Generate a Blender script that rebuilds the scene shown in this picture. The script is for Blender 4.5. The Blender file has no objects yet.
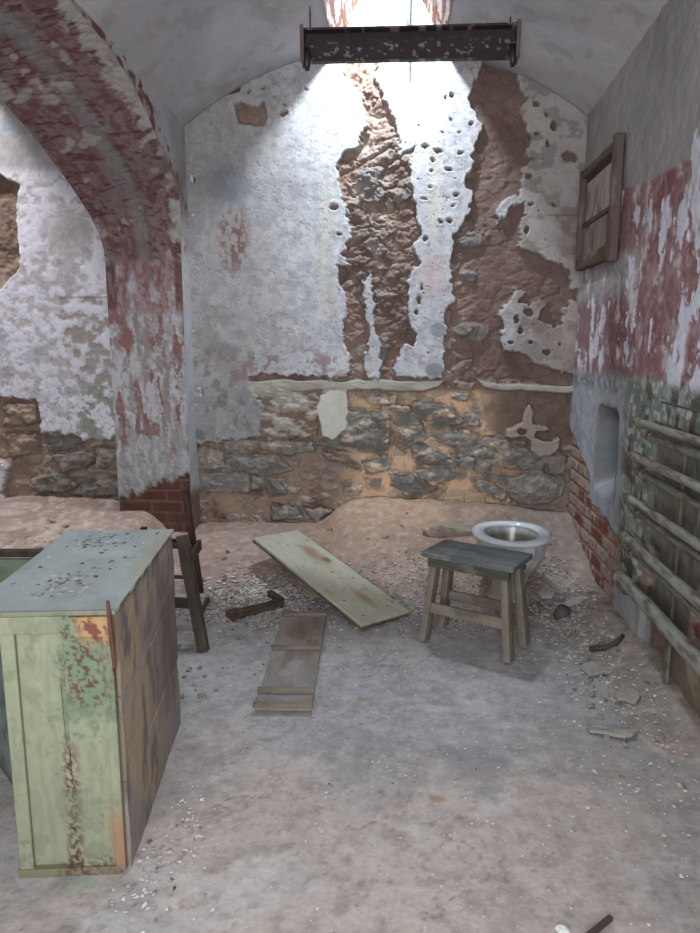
import bpy, math, random
import numpy as np
R_ = random.Random(7)
np.random.seed(11)

# ------------------------------------------------------------------ camera maths
F = 700.0
PIT = math.atan(121/700); YAW = math.atan(55/700*math.cos(PIT)); HC = 1.4
fw = np.array([-math.sin(YAW)*math.cos(PIT), math.cos(YAW)*math.cos(PIT), -math.sin(PIT)])
rt = np.array([math.cos(YAW), math.sin(YAW), 0.0]); up = np.cross(rt, fw)
CP = np.array([0, 0, HC])
def project(P):
    v = P - CP
    d = v @ fw
    return 350 + F*(v @ rt)/d, 466.5 - F*(v @ up)/d

# ------------------------------------------------------------------ noise
def _lat(seed): return np.random.RandomState(seed).rand(256, 256)
_L = {}
def vnoise(x, y, seed=0):
    if seed not in _L: _L[seed] = _lat(seed)
    L = _L[seed]
    xi = np.floor(x).astype(int); yi = np.floor(y).astype(int)
    fx = x-xi; fy = y-yi
    fx = fx*fx*(3-2*fx); fy = fy*fy*(3-2*fy)
    a = L[xi & 255, yi & 255]; b = L[(xi+1) & 255, yi & 255]
    c = L[xi & 255, (yi+1) & 255]; d = L[(xi+1) & 255, (yi+1) & 255]
    return (a*(1-fx)+b*fx)*(1-fy)+(c*(1-fx)+d*fx)*fy
def fbm(x, y, seed=0, o=4, g=.5):
    s = 0; a = 1; t = 0
    for i in range(o):
        s = s+a*vnoise(x*2**i+i*17.3, y*2**i+i*9.1, seed+i); t += a; a *= g
    return s/t
def worley(x, y, seed=0, jit=.9):
    xi = np.floor(x).astype(int); yi = np.floor(y).astype(int)
    L1 = _L.setdefault(1000+seed, _lat(1000+seed)); L2 = _L.setdefault(2000+seed, _lat(2000+seed))
    f1 = np.full(x.shape, 9.); f2 = np.full(x.shape, 9.); idv = np.zeros(x.shape)
    for dx in (-1, 0, 1):
        for dy in (-1, 0, 1):
            cx = xi+dx; cy = yi+dy
            r1 = L1[cx & 255, cy & 255]; r2 = L2[cx & 255, cy & 255]
            d = np.hypot(x-(cx+.5+(r1-.5)*jit), y-(cy+.5+(r2-.5)*jit))
            m = d < f1
            f2 = np.where(m, f1, np.minimum(f2, d)); idv = np.where(m, (r1*7.3+r2*3.1) % 1, idv)
            f1 = np.where(m, d, f1)
    return f1, f2, idv
def sst(a, b, x):
    t = np.clip((x-a)/(b-a), 0, 1); return t*t*(3-2*t)
def sd_poly(pts, x, y, margin=25):
    """signed distance to a polygon (negative inside)"""
    pts = np.array(pts, float); out = np.full(x.shape, float(margin))
    lo = pts.min(0)-margin; hi = pts.max(0)+margin
    m = (x > lo[0]) & (x < hi[0]) & (y > lo[1]) & (y < hi[1])
    px = x[m]; py = y[m]
    if px.size == 0: return out
    d = np.full(px.shape, 1e9); ins = np.zeros(px.shape, bool)
    n = len(pts)
    for i in range(n):
        ax, ay = pts[i]; bx, by = pts[(i+1) % n]
        ex, ey = bx-ax, by-ay
        t = np.clip(((px-ax)*ex+(py-ay)*ey)/(ex*ex+ey*ey+1e-9), 0, 1)
        d = np.minimum(d, np.hypot(px-ax-t*ex, py-ay-t*ey))
        c = ((ay > py) != (by > py))
        with np.errstate(divide='ignore', invalid='ignore'):
            ins ^= c & (px < (bx-ax)*(py-ay)/((by-ay) if by != ay else 1e-9)+ax)
    out[m] = np.where(ins, -d, d)
    return out
def col(c): return np.array(c, float)
def mix(base, m, c):
    m = np.clip(m, 0, 1)[..., None]
    return base*(1-m)+np.asarray(c, float)*m
def lin(c):
    c = np.clip(c/255., 0, 1)
    return np.where(c <= .04045, c/12.92, ((c+.055)/1.055)**2.4)

# ------------------------------------------------------------------ scene helpers
SC = bpy.context.scene
COL = SC.collection
def tag(o, label=None, cat=None, group=None, kind=None):
    if label: o['label'] = label
    if cat: o['category'] = cat
    if group: o['group'] = group
    if kind: o['kind'] = kind
    return o
def empty(name, loc=(0, 0, 0), rz=0):
    o = bpy.data.objects.new(name, None); COL.objects.link(o)
    o.location = loc; o.rotation_euler = (0, 0, rz); o.empty_display_size = .1
    return o
def matte(name, rough=.9, bump=.35, scale=90, spec=.25, var=.14, metal=0):
    """attribute coloured procedural material with fine mottling and grain"""
    m = bpy.data.materials.new(name); m.use_nodes = True
    nt = m.node_tree; N = nt.nodes; L = nt.links
    b = N['Principled BSDF']
    b.inputs['Roughness'].default_value = rough
    b.inputs['Specular IOR Level'].default_value = spec
    b.inputs['Metallic'].default_value = metal
    at = N.new('ShaderNodeAttribute'); at.attribute_name = 'Col'
    tc = N.new('ShaderNodeTexCoord')
    n1 = N.new('ShaderNodeTexNoise'); n1.inputs['Scale'].default_value = scale; n1.inputs['Detail'].default_value = 6
    n2 = N.new('ShaderNodeTexNoise'); n2.inputs['Scale'].default_value = scale*.22; n2.inputs['Detail'].default_value = 4
    L.new(tc.outputs['Object'], n1.inputs['Vector']); L.new(tc.outputs['Object'], n2.inputs['Vector'])
    mr = N.new('ShaderNodeMapRange'); mr.inputs[1].default_value = .3; mr.inputs[2].default_value = .7
    mr.inputs[3].default_value = 1-var; mr.inputs[4].default_value = 1+var
    ad = N.new('ShaderNodeMath'); ad.operation = 'MULTIPLY_ADD'; ad.inputs[1].default_value = .5
    hm = N.new('ShaderNodeMath'); hm.operation = 'MULTIPLY'; hm.inputs[1].default_value = .5
    L.new(n2.outputs['Fac'], hm.inputs[0]); L.new(n1.outputs['Fac'], ad.inputs[0]); L.new(hm.outputs[0], ad.inputs[2])
    L.new(ad.outputs[0], mr.inputs[0])
    mx = N.new('ShaderNodeVectorMath'); mx.operation = 'MULTIPLY'
    L.new(at.outputs['Color'], mx.inputs[0]); L.new(mr.outputs[0], mx.inputs[1])
    L.new(mx.outputs[0], b.inputs['Base Color'])
    bp = N.new('ShaderNodeBump'); bp.inputs['Strength'].default_value = bump; bp.inputs['Distance'].default_value = .006
    L.new(n1.outputs['Fac'], bp.inputs['Height']); L.new(bp.outputs[0], b.inputs['Normal'])
    return m
M_WALL = matte('weathered_plaster_and_earth', .92, .3, 70, .2, .15)
M_FLOOR = matte('dusty_concrete', .8, .4, 60, .3, .16)
M_CEIL = matte('limewashed_vault', .9, .3, 40, .2, .1)
M_PAINT = matte('aged_painted_wood', .6, .25, 60, .35, .1)
M_WOOD = matte('bare_weathered_wood', .8, .35, 80, .25, .16)
M_IRON = matte('rusty_painted_iron', .6, .4, 120, .4, .2)
M_PORC = matte('porcelain', .16, .03, 20, .6, .04)
M_DUST = matte('loose_rubble', .95, .6, 80, .15, .2)
M_DARK = matte('dark_metal', .45, .2, 60, .5, .1)

def mesh_from(name, V, Fq, C, mat, parent=None, smooth=True, loops=None):
    """V (n,3), Fq (m,4) quads, C (n,3) colours in 0..255"""
    me = bpy.data.meshes.new(name)
    n = len(V); m = len(Fq)
    me.vertices.add(n); me.vertices.foreach_set('co', np.ascontiguousarray(V, np.float32).ravel())
    me.loops.add(m*4); me.loops.foreach_set('vertex_index', np.ascontiguousarray(Fq, np.int32).ravel())
    me.polygons.add(m)
    me.polygons.foreach_set('loop_start', np.arange(0, m*4, 4, dtype=np.int32))
    me.polygons.foreach_set('use_smooth', np.full(m, smooth))
    me.update(calc_edges=True)
    ca = me.color_attributes.new('Col', 'FLOAT_COLOR', 'POINT')
    rgba = np.ones((n, 4), np.float32); C = np.asarray(C, float); g_ = C.mean(1, keepdims=True); rgba[:, :3] = lin(g_+(C-g_)*.87)
    ca.data.foreach_set('color', rgba.ravel())
    me.materials.append(mat)
    o = bpy.data.objects.new(name, me); COL.objects.link(o)
    if parent: o.parent = parent
    return o
def grid_faces(n, m, keep=None, flip=False):
    i = np.arange(n*m).reshape(n, m)
    q = np.stack([i[:-1, :-1], i[1:, :-1], i[1:, 1:], i[:-1, 1:]], -1)
    if flip: q = q[..., ::-1]
    if keep is not None: q = q[keep]
    return q.reshape(-1, 4)
def compact(V, Fq, C):
    u, inv = np.unique(Fq, return_inverse=True)
    return V[u], inv.reshape(-1, 4), C[u]
def grid_obj(name, P, C, mat, keep=None, flip=False, parent=None, smooth=True):
    n, m = P.shape[:2]
    V = P.reshape(-1, 3); Cc = C.reshape(-1, 3); Fq = grid_faces(n, m, keep, flip)
    V, Fq, Cc = compact(V, Fq, Cc)
    return mesh_from(name, V, Fq, Cc, mat, parent, smooth)
class Bag:
    """gathers shapes that make ONE part"""
    def __init__(s): s.V = []; s.F = []; s.C = []; s.n = 0
    def add(s, V, Fq, C):
        V = np.asarray(V, float); s.V.append(V); s.F.append(np.asarray(Fq, int)+s.n)
        C = np.asarray(C, float)
        if C.ndim == 1: C = np.tile(C, (len(V), 1))
        s.C.append(C); s.n += len(V); return s
    def build(s, name, mat, parent=None, smooth=False):
        return mesh_from(name, np.vstack(s.V), np.vstack(s.F), np.vstack(s.C), mat, parent, smooth)
def dense_box(size, res=.02, frm=None, deform=None, color=(150, 150, 150), rnd=.004):
    """box centred at its origin, finely gridded, edges rounded; frm = 4x4-like (origin, ex, ey, ez)"""
    s = np.array(size)/2; V = []; Fq = []; n = 0
    for ax in range(3):
        a, b = (ax+1) % 3, (ax+2) % 3
        na = min(260, max(2, int(round(2*s[a]/res))+1)); nb = min(260, max(2, int(round(2*s[b]/res))+1))
        def lsp(h, k):
            r = min(rnd, h*.45)
            return np.unique(np.concatenate([[-h, -h+r, h-r, h], np.linspace(-h+r, h-r, k)]).round(7))
        A, B = np.meshgrid(lsp(s[a], na), lsp(s[b], nb), indexing='ij')
        for sg in (-1, 1):
            P = np.zeros(A.shape+(3,)); P[..., a] = A; P[..., b] = B; P[..., ax] = sg*s[ax]
            V.append(P.reshape(-1, 3)); f = grid_faces(*A.shape, flip=(sg < 0)); Fq.append(f+n); n += A.size
    V = np.vstack(V); Fq = np.vstack(Fq)
    r = np.minimum(rnd, s*.45)
    core = np.clip(V, -(s-r), s-r); d = V-core
    L = np.linalg.norm(d/np.maximum(r, 1e-9), axis=1)
    V = np.where((L > 1)[:, None], core+d/np.maximum(L, 1e-9)[:, None], V)
    C = color(V) if callable(color) else np.tile(np.asarray(color, float), (len(V), 1))
    if deform: V = deform(V)
    if frm is not None:
        o, ex, ey, ez = [np.array(q, float) for q in frm]
        V = o+V[:, :1]*ex+V[:, 1:2]*ey+V[:, 2:3]*ez
    return V, Fq, C
def frame(a, b, side=None, upv=(0, 0, 1)):
    """frame whose x runs a->b; returns (origin, ex, ey, ez), length"""
    a = np.array(a, float); b = np.array(b, float)
    ex = b-a; L = np.linalg.norm(ex); ex /= L
    u = np.array(side if side is not None else upv, float)
    if abs(ex @ u) > .97: u = np.array([0, 1, 0.])
    ey = np.cross(u, ex); ey /= np.linalg.norm(ey); ez = np.cross(ex, ey)
    return ((a+b)/2, ex, ey, ez), L
def bar(a, b, w, h, color, res=.02, side=None, rnd=.004, wob=0, seed=1):
    fr, L = frame(a, b, side)
    df = None
    if wob:
        def df(V):
            V = V.copy()
            k = fbm(V[:, 0]*8+seed*3, V[:, 1]*30+V[:, 2]*30+seed, seed, 3)-.5
            V[:, 1:] *= (1+wob*k*2)[:, None]; return V
    return dense_box((L, w, h), res, fr, df, color, rnd)
def tube(path, rad, color, k=14, close=True, wob=0, seed=3):
    path = np.array(path, float); n = len(path)
    rad = np.broadcast_to(np.asarray(rad, float), (n,))
    T = np.gradient(path, axis=0); T /= np.linalg.norm(T, axis=1)[:, None]
    u = np.array([0, 0, 1.]) if abs(T[0][2]) < .9 else np.array([1., 0, 0])
    V = []
    for i in range(n):
        u = u-T[i]*(u @ T[i]); u /= np.linalg.norm(u); w = np.cross(T[i], u)
        for j in range(k):
            a = 2*math.pi*j/k; V.append(path[i]+rad[i]*(math.cos(a)*u+math.sin(a)*w))
    V = np.array(V)
    Fq = [(i*k+j, i*k+(j+1) % k, (i+1)*k+(j+1) % k, (i+1)*k+j) for i in range(n-1) for j in range(k)]
    if close:
        V = np.vstack([V, path[0], path[-1]]); a, b = n*k, n*k+1
        for j in range(0, k, 2):
            Fq.append((a, (j+2) % k, (j+1) % k, j)); e = (n-1)*k
            Fq.append((b, e+j, e+(j+1) % k, e+(j+2) % k))
    C = color(V) if callable(color) else np.tile(np.asarray(color, float), (len(V), 1))
    return V, np.array(Fq), C
def ell(holes, x, y, nz=0):
    d = np.full(x.shape, 9.)
    for h in holes:
        cx, cy = h[0], h[1]; rx = (h[2] if len(h) > 2 else 2.0)*.8; ry = (h[3] if len(h) > 3 else rx*.8)*.75
        m = (np.abs(x-cx) < rx*4) & (np.abs(y-cy) < ry*4)
        d[m] = np.minimum(d[m], (np.hypot((x[m]-cx)/rx, (y[m]-cy)/ry)-1)*min(rx, ry))
    return d

# ------------------------------------------------------------------ palette (sRGB 0..255 surface colours)
EARTH = col((142, 118, 106)); EARTH_D = col((110, 90, 80)); SAND = col((172, 144, 124)); STONE = col((150, 145, 136)); STONE_D = col((120, 115, 108))
PL = col((196, 196, 198)); PL_G = col((158, 156, 152)); PL_D = col((120, 120, 122)); CREAM = col((180, 174, 160))
RED = col((110, 72, 70)); RED_D = col((92, 54, 54)); GREEN = col((140, 152, 128)); BRICK = col((130, 72, 60))

XL, XR, YB = -1.395, 1.072, 4.6
MIDX, RV, CZ = -.16, 2.03, 1.14
def vault_z(x, y): return CZ+.05*(4.6-y)+np.sqrt(np.maximum(RV*RV-(x-MIDX)**2, 0))

def stones_relief(px, py, polys, amp=.045):
    """protrusion, mask and colour id of traced stones"""
    h = np.zeros(px.shape); msk = np.zeros(px.shape); idv = np.zeros(px.shape); trench = np.zeros(px.shape)
    for i, s in enumerate(polys):
        wx = (fbm(px*.16, py*.16, 31, 4, .6)-.5)*5; wy = (fbm(px*.16, py*.16, 37, 4, .6)-.5)*5
        d = -sd_poly(s, px+wx, py+wy, 8)
        a = sst(-1.5, .1, d); trench = np.maximum(trench, sst(-3.6, -1.6, d)*(d < -.8))
        tilt = (i*37 % 10)/10-.5
        hh = a*(amp*(.55+.45*((i*53) % 7)/7)+.012*sst(1, 9, d))
        c = np.mean(s, 0)
        hh = hh+a*tilt*.0016*(px-c[0])*.4+a*((i*29 % 10)/10-.35)*.0012*(py-c[1])
        h = np.where(d > -1.6, np.maximum(h, hh), h)
        msk = np.maximum(msk, a); idv = np.where(d > 0, ((i*61) % 17)/17., idv)
    h = np.where(msk < .3, h-.03*trench*(fbm(px*.07, py*.07, 39, 2) > .42), h)
    return h, msk, idv

# ------------------------------------------------------------------ back wall of the cell
def back_wall():
    res = .0052
    X = np.arange(XL-.03, XR+.05, res); Z = np.arange(-.02, 3.30, res)
    Xg, Zg = np.meshgrid(X, Z, indexing='ij')
    P0 = np.stack([Xg, np.full(Xg.shape, YB), Zg], -1)
    px, py = project(P0)
    wx = (fbm(px*.16, py*.16, 5, 4, .6)-.5)*9; wy = (fbm(px*.16, py*.16, 9, 4, .6)-.5)*9
    qx, qy = px+wx, py+wy
    # plaster sheets
    P1 = [(180, 120), (180, 60), (340, 40), (345, 66), (346, 77), (359, 91), (364, 111), (367, 126), (361, 134), (360, 146), (347, 150), (340, 160), (337, 170), (340, 189), (347, 209), (350, 227), (350, 242), (341, 254), (353, 266), (336, 266), (340, 281), (346, 300), (346, 320), (344, 343), (350, 366), (347, 378), (296, 375), (262, 374), (249, 378), (250, 392), (262, 400), (262, 425), (259, 437), (239, 439), (216, 444), (199, 443), (180, 440)]
    P2 = [(369, 270), (363, 281), (365, 312), (369, 331), (364, 366), (367, 378), (381, 378), (382, 343), (373, 327), (375, 304), (372, 281)]
    P3 = [(375, 40), (377, 63), (376, 77), (380, 91), (389, 111), (396, 123), (399, 140), (400, 156), (409, 150), (414, 148), (409, 160), (411, 180), (414, 203), (417, 220), (421, 232), (413, 247), (419, 263), (407, 285), (408, 307), (410, 326), (418, 335), (413, 347), (403, 344), (397, 357), (394, 375), (418, 378), (443, 379), (444, 351), (447, 329), (443, 313), (455, 299), (451, 285), (452, 260), (454, 235), (471, 213), (473, 190), (463, 183), (471, 171), (473, 151), (484, 126), (474, 113), (469, 95), (483, 66), (486, 40)]
    P4 = [(516, 40), (518, 75), (519, 88), (527, 99), (519, 109), (525, 122), (529, 137), (525, 155), (534, 160), (523, 166), (520, 176), (519, 194), (510, 196), (500, 201), (495, 213), (499, 223), (505, 216), (511, 208), (523, 203), (523, 212), (518, 247), (534, 251), (540, 258), (569, 269), (571, 290), (600, 290), (600, 40)]
    P5 = [(514, 287), (526, 293), (520, 302), (530, 306), (538, 297), (546, 300), (539, 318), (552, 329), (562, 325), (562, 312), (572, 300), (590, 300), (590, 382), (560, 372), (540, 366), (520, 352), (503, 352), (499, 340), (504, 328), (499, 314), (505, 303), (511, 299)]
    P6 = [(529, 404), (534, 413), (533, 424), (546, 427), (560, 438), (560, 447), (551, 456), (539, 457), (531, 450), (530, 441), (523, 437), (506, 438), (507, 430), (523, 423), (524, 410)]
    sd = np.full(px.shape, 25.)
    for p in (P1, P2, P3, P4, P5): sd = np.minimum(sd, sd_poly(p, qx, qy))
    sd = np.minimum(sd, sd_poly(P6, px+wx*.4, py+wy*.4))
    brown = [(235, 105), (242, 102), (248, 106), (257, 108), (264, 102), (268, 117), (264, 126), (252, 126), (240, 124), (236, 114)]
    hp = sd_poly([(222, 86), (242, 74), (240, 92), (228, 95)], px, py)
    holes = [(535, 105, 4, 3.5), (545, 116, 2, 3), (553, 126, 4, 5), (536, 134, 3, 2.4), (547, 143, 2.5, 4), (569, 157, 9, 6.5), (527, 177, 4, 3), (531, 205, 2.4), (554, 205, 3, 2.2), (524, 216, 2.4, 2), (527, 231, 3, 5),
             (452, 96, 2.4, 3), (445, 99, 1.6), (450, 120, 1.6, 2.4), (459, 133, 2), (443, 133, 1.5), (471, 123, 2, 2.4), (425, 147, 4, 2), (439, 152, 5, 2.2), (460, 153, 4, 2), (431, 172, 1.6), (448, 170, 3, 1.4), (456, 194, 4, 2.4), (453, 206, 2, 1.5), (433, 160, 2, 1.4), (424, 200, 3, 1.2), (440, 222, 2.4, 1.6), (449, 221, 3.4, 2.6), (425, 238, 3, 3.5), (420, 300, 2, 5), (417, 313, 2.6, 4), (421, 287, 1.6, 4), (430, 187, 2, 1.2),
             (262, 88, 2.6), (249, 92, 2, 3.2), (284, 114, 3.2, 2.8), (284, 106, 1.6), (334, 207, 5, 4), (339, 234, 3, 2), (274, 98, 1.4), (193, 180, 2, 4), (354, 154, 1.5), (306, 90, 1.2), (350, 210, 2), (516, 320, 4, 6), (528, 312, 5, 5), (521, 331, 3.4, 4), (530, 342, 2, 2), (546, 353, 4, 3), (510, 344, 2.5, 2.2), (560, 345, 2, 1.6), (522, 432, 6, 3.4), (547, 436, 14, 6), (410, 255, 3, 2)]
    sh = ell(holes, px+wx*.7, py+wy*.7)
    sh = np.minimum(sh, sd_poly(brown, px+wx*.3, py+wy*.3)); sh = np.minimum(sh, hp)
    # pock marks
    f1, f2, wid = worley(px*.085, py*.11, 3)
    pock = (wid > .9) & (f1 < .07) & (px > 405)
    sd2 = np.maximum(sd, -sh)
    pm = sst(.9, -.9, sd2)                   # plaster mask
    pm = np.where(pock & (sd < -2), pm*.25, pm)
    # earth
    e1 = fbm(Xg*9, Zg*9, 12, 6, .62); e2 = fbm(Xg*30, Zg*30, 15, 4, .6); big = fbm(Xg*3, Zg*3, 18, 3)
    f1e, f2e, ide = worley(Xg*7+e1*1.6, Zg*13+e1*1.5, 8)
    lump = sst(0, .35, f2e-f1e)*(.3+.7*ide)
    depth = .032+.035*(e1-.5)*2+.012*(e2-.5)*2-.022*lump
    colr = mix(np.broadcast_to(EARTH, P0.shape), sst(.35, .75, big), EARTH_D)
    colr = mix(colr, sst(.5, .75, e1)*.6, (158, 128, 108))
    colr = mix(colr, sst(.55, .3, e2)*.35, EARTH_D)
    colr = mix(colr, sst(.62, .8, ide)*sst(.1, .3, f2e-f1e)*.55*(sst(330, 350, px)), STONE)
    # darker, smoother earth on the right-hand strip
    rs = sst(452, 482, px)*sst(390, 370, py)
    colr = mix(colr, rs*.7, (108, 86, 78)); colr = mix(colr, rs*sst(.5, .62, e1)*.4, (134, 112, 100))
    depth = depth*(1-rs*.7)+rs*.02
    # pale lime-smeared lumps in the centre strip
    ctr = sst(345, 360, px)*sst(420, 400, px)*sst(60, 90, py)*sst(330, 250, py)
    colr = mix(colr, ctr*sst(.45, .7, e2*.5+e1*.5)*.75, (176, 160, 146))
    depth = depth-ctr*.02*(fbm(Xg*14, Zg*22, 77, 4)-.3)
    colr = mix(colr, sst(100, 60, py)*sst(420, 380, px)*.5, (186, 150, 122))
    # grey outcrops in right strip
    for (cx, cy, rx, ry) in ((470, 240, 17, 9), (468, 276, 12, 7), (480, 335, 12, 10), (462, 330, 10, 7), (430, 180, 0.1, .1), (370, 175, 14, 10), (372, 195, 12, 7), (382, 355, 8, 14)):
        m = sst(1.15, .7, np.hypot((px-cx)/rx, (py-cy)/ry)+(e1-.5)*1.5)
        colr = mix(colr, m*.8, (122, 118, 114)); depth -= m*.02
    # masonry band
    A = lambda L, ox, oy: [(ox+x/3.5, oy+y/3.5) for x, y in L]
    Ls = [[(110, 245), (240, 250), (235, 282), (120, 280)], [(245, 250), (420, 255), (430, 282), (330, 297), (250, 275)], [(25, 270), (110, 285), (115, 340), (25, 345)], [(125, 297), (300, 297), (352, 355), (250, 372), (130, 345)], [(25, 360), (200, 362), (205, 430), (30, 430)], [(270, 380), (330, 385), (330, 430), (275, 440)], [(285, 480), (370, 485), (380, 520), (290, 530)], [(400, 490), (490, 495), (440, 530)], [(560, 180), (640, 145), (698, 155), (690, 300), (560, 282), (440, 262), (520, 225)], [(550, 140), (625, 150), (600, 178), (555, 175)], [(470, 290), (590, 330), (595, 350), (480, 308)], [(600, 320), (700, 310), (690, 350), (620, 365)], [(583, 75), (640, 120), (700, 115), (690, 80)], [(540, 400), (600, 410), (590, 440), (540, 440)], [(610, 382), (665, 385), (660, 412), (620, 415)], [(215, 375), (262, 380), (262, 420), (212, 420)]]
    Rs = [[(0, 80), (60, 90), (55, 120), (0, 115)], [(5, 125), (105, 130), (110, 150), (10, 150)], [(40, 155), (110, 160), (150, 190), (60, 196)], [(45, 205), (150, 195), (160, 235), (90, 242)], [(115, 110), (250, 130), (290, 180), (200, 210), (120, 150)], [(175, 230), (270, 213), (340, 225), (340, 255), (250, 265)], [(65, 270), (140, 252), (280, 320), (260, 345), (150, 330)], [(270, 260), (350, 265), (345, 300), (280, 305)], [(285, 310), (335, 310), (330, 352), (280, 345)], [(350, 250), (400, 240), (560, 300), (580, 350), (420, 340), (340, 310)], [(120, 350), (200, 345), (300, 372), (230, 395), (140, 380)], [(35, 360), (100, 370), (195, 415), (120, 452), (40, 410)], [(455, 385), (560, 358), (650, 395), (640, 440), (590, 467), (490, 470), (450, 430)], [(330, 385), (400, 400), (445, 440), (430, 462), (340, 410)], [(370, 368), (440, 375), (440, 410)], [(342, 315), (395, 330), (370, 360), (342, 352)], [(-10, 160), (40, 180), (20, 300), (-10, 300)], [(260, 80), (320, 85), (300, 104), (250, 98)], [(300, 150), (340, 160), (350, 200), (310, 195)], [(580, 300), (650, 300), (650, 370), (600, 365)]]
    polys = [A(s, 190, 370) for s in Ls]+[A(s, 380, 370) for s in Rs]
    hst, mst, ist = stones_relief(px, py, polys)
    band = sst(386, 396, py)
    f1m, f2m, idm = worley(Xg*8+e1*1.2, Zg*17+e1*1.2, 21)
    minor = sst(.05, .3, f2m-f1m)*band*(1-mst)*sst(.35, .5, idm)
    minor = minor*np.where((px > 455) & (py < 440), .25, 1)*.8
    sandy = sst(325, 370, px)*sst(540, 470, px)+sst(330, 230, px)*.25  # sandy tone; across the middle it also carries painted warm skylight
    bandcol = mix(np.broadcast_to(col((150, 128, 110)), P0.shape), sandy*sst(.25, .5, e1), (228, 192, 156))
    bandcol = mix(bandcol, sst(475, 510, px)*sst(475, 445, py)*.85, (116, 94, 82))
    bandcol = mix(bandcol, minor*.7, STONE)
    bandcol = mix(bandcol, sst(.56, .7, fbm(Xg*7, Zg*7, 44, 4))*sst(360, 300, px)*.75, (108, 82, 70))
    stc = mix(np.broadcast_to(STONE, P0.shape), sst(.4, .9, ist), STONE_D)
    stc = mix(stc, sst(.5, .68, fbm(Xg*11, Zg*20, 47, 5, .6))*.85*(.4+sandy), (208, 180, 150))
    stc = mix(stc, sst(.6, .45, e2)*.35, (96, 92, 88))
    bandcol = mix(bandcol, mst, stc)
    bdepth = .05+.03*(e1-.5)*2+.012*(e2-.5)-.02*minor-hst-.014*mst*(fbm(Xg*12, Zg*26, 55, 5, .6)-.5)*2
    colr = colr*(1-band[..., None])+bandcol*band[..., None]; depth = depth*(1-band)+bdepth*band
    # rough limed patch and cream slab left
    lr = sst(1.2, -1.2, sd_poly([(240, 384), (348, 384), (346, 395), (320, 396), (316, 437), (296, 439), (276, 440), (259, 437), (246, 430), (244, 400)], qx, qy))
    rough = fbm(Xg*10, Zg*18, 61, 5, .6)
    colr = mix(colr, lr, np.array((166, 160, 146))); colr = mix(colr, lr*sst(.5, .66, rough)*.8, (124, 100, 82)); depth = depth*(1-lr)+lr*(-.005+.05*(rough-.5))
    # ledge
    lw = (fbm(px*.05, py*0+3, 66, 3)-.5)*5
    led = sst(1.3, -1.3, np.minimum(sd_poly([(226, 380), (300, 379), (446, 381), (440, 387), (425, 392), (395, 391), (330, 389), (262, 391), (228, 387)], px, py+lw), sd_poly([(478, 381), (500, 384), (540, 385), (590, 386), (590, 394), (540, 392), (500, 390), (482, 387)], px, py+lw)))
    colr = mix(colr, led, CREAM*np.array(.92)); depth = depth*(1-led)+led*(-.012+.015*(rough-.5))
    crm = sst(.8, -.8, sd_poly([(320, 396), (330, 390), (347, 388), (348, 413), (346, 429), (339, 434), (333, 441), (322, 436), (317, 410)], px+wx*.4, py+wy*.4))
    colr = mix(colr, crm, (198, 196, 182)); depth = depth*(1-crm)-crm*.008
    # plaster colour
    n1 = fbm(px*.035, py*.03, 70, 4); n2 = fbm(px*.12, py*.12, 73, 4, .6); n3 = fbm(px*.4, py*.15, 78, 3)
    pc = mix(np.broadcast_to(PL, P0.shape), sst(.35, .7, n1)*.5, (178, 178, 184))
    pc = mix(pc, sst(330, 225, px)*.8, (154, 150, 144)); pc = mix(pc, sst(.45, .62, n2)*sst(340, 240, px)*.35, (128, 124, 118))  # own warm grey plus painted dimming outside the skylight cone, leftwards
    pc = mix(pc, sst(.5, .7, n2)*.45, (150, 150, 154)); pc = mix(pc, sst(.45, .6, fbm(px*.25, py*.05, 79, 4))*.3, (168, 168, 172)); pc = mix(pc, sst(.58, .62, fbm(px*.2, py*.3, 80, 4, .6))*.35, (136, 130, 126))
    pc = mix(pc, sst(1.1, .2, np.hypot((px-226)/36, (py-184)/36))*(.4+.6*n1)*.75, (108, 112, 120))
    rp = sst(1.2, .3, np.hypot((px-234)/18, (py-240)/38))
    pc = mix(pc, rp*sst(.5, .54, fbm(px*.3, py*.16, 91, 5, .65))*.85, (116, 74, 70)); pc = mix(pc, rp*.25, (130, 106, 100))
    pc = mix(pc, sst(1.2, .2, np.hypot((px-205)/22, (py-345)/45))*sst(.4, .6, n2)*.6, (118, 130, 116))
    pc = mix(pc, sst(1.2, .2, np.hypot((px-232)/55, (py-345)/45))*sst(.45, .62, n1+.1*n2)*.6, (132, 126, 120))
    pc = mix(pc, sst(1, .3, np.abs(px-327-(n1-.5)*20)/12)*sst(130, 200, py)*sst(330, 290, py)*.25, (196, 186, 150))
    pc = mix(pc, sst(1, .2, np.hypot((px-433)/20, (py-275)/32))*.55, (190, 164, 158))
    pc = mix(pc, sst(1, .4, np.abs(px-434)/7)*sst(100, 160, py)*sst(250, 220, py)*.35, (196, 186, 150))
    pc = mix(pc, sst(.52, .6, n2)*sst(340, 365, py)*sst(355, 330, px)*.6, (140, 108, 104))
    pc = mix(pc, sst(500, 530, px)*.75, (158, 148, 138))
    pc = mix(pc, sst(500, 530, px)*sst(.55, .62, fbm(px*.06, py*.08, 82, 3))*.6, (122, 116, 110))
    pc = mix(pc, sst(495, 520, px)*sst(205, 220, py)*sst(.42, .6, n1)*.4, (128, 112, 100))
    pc = mix(pc, sst(4, 0, np.abs(sd2+2))*sst(.5, .7, n3)*.3, (170, 160, 150))
    lq = sst(382, 392, py)*sst(330, 300, px); pc = mix(pc, lq*.7, (134, 134, 134)); pc = mix(pc, lq*sst(.5, .6, n2)*.5, (112, 110, 108)); pc = mix(pc, lq*sst(.5, .54, fbm(px*.09, py*.09, 87, 4, .6))*.5, (168, 164, 158)); pc = mix(pc, sst(396, 400, py)*sst(490, 500, px)*.7, (160, 142, 128))
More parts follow.
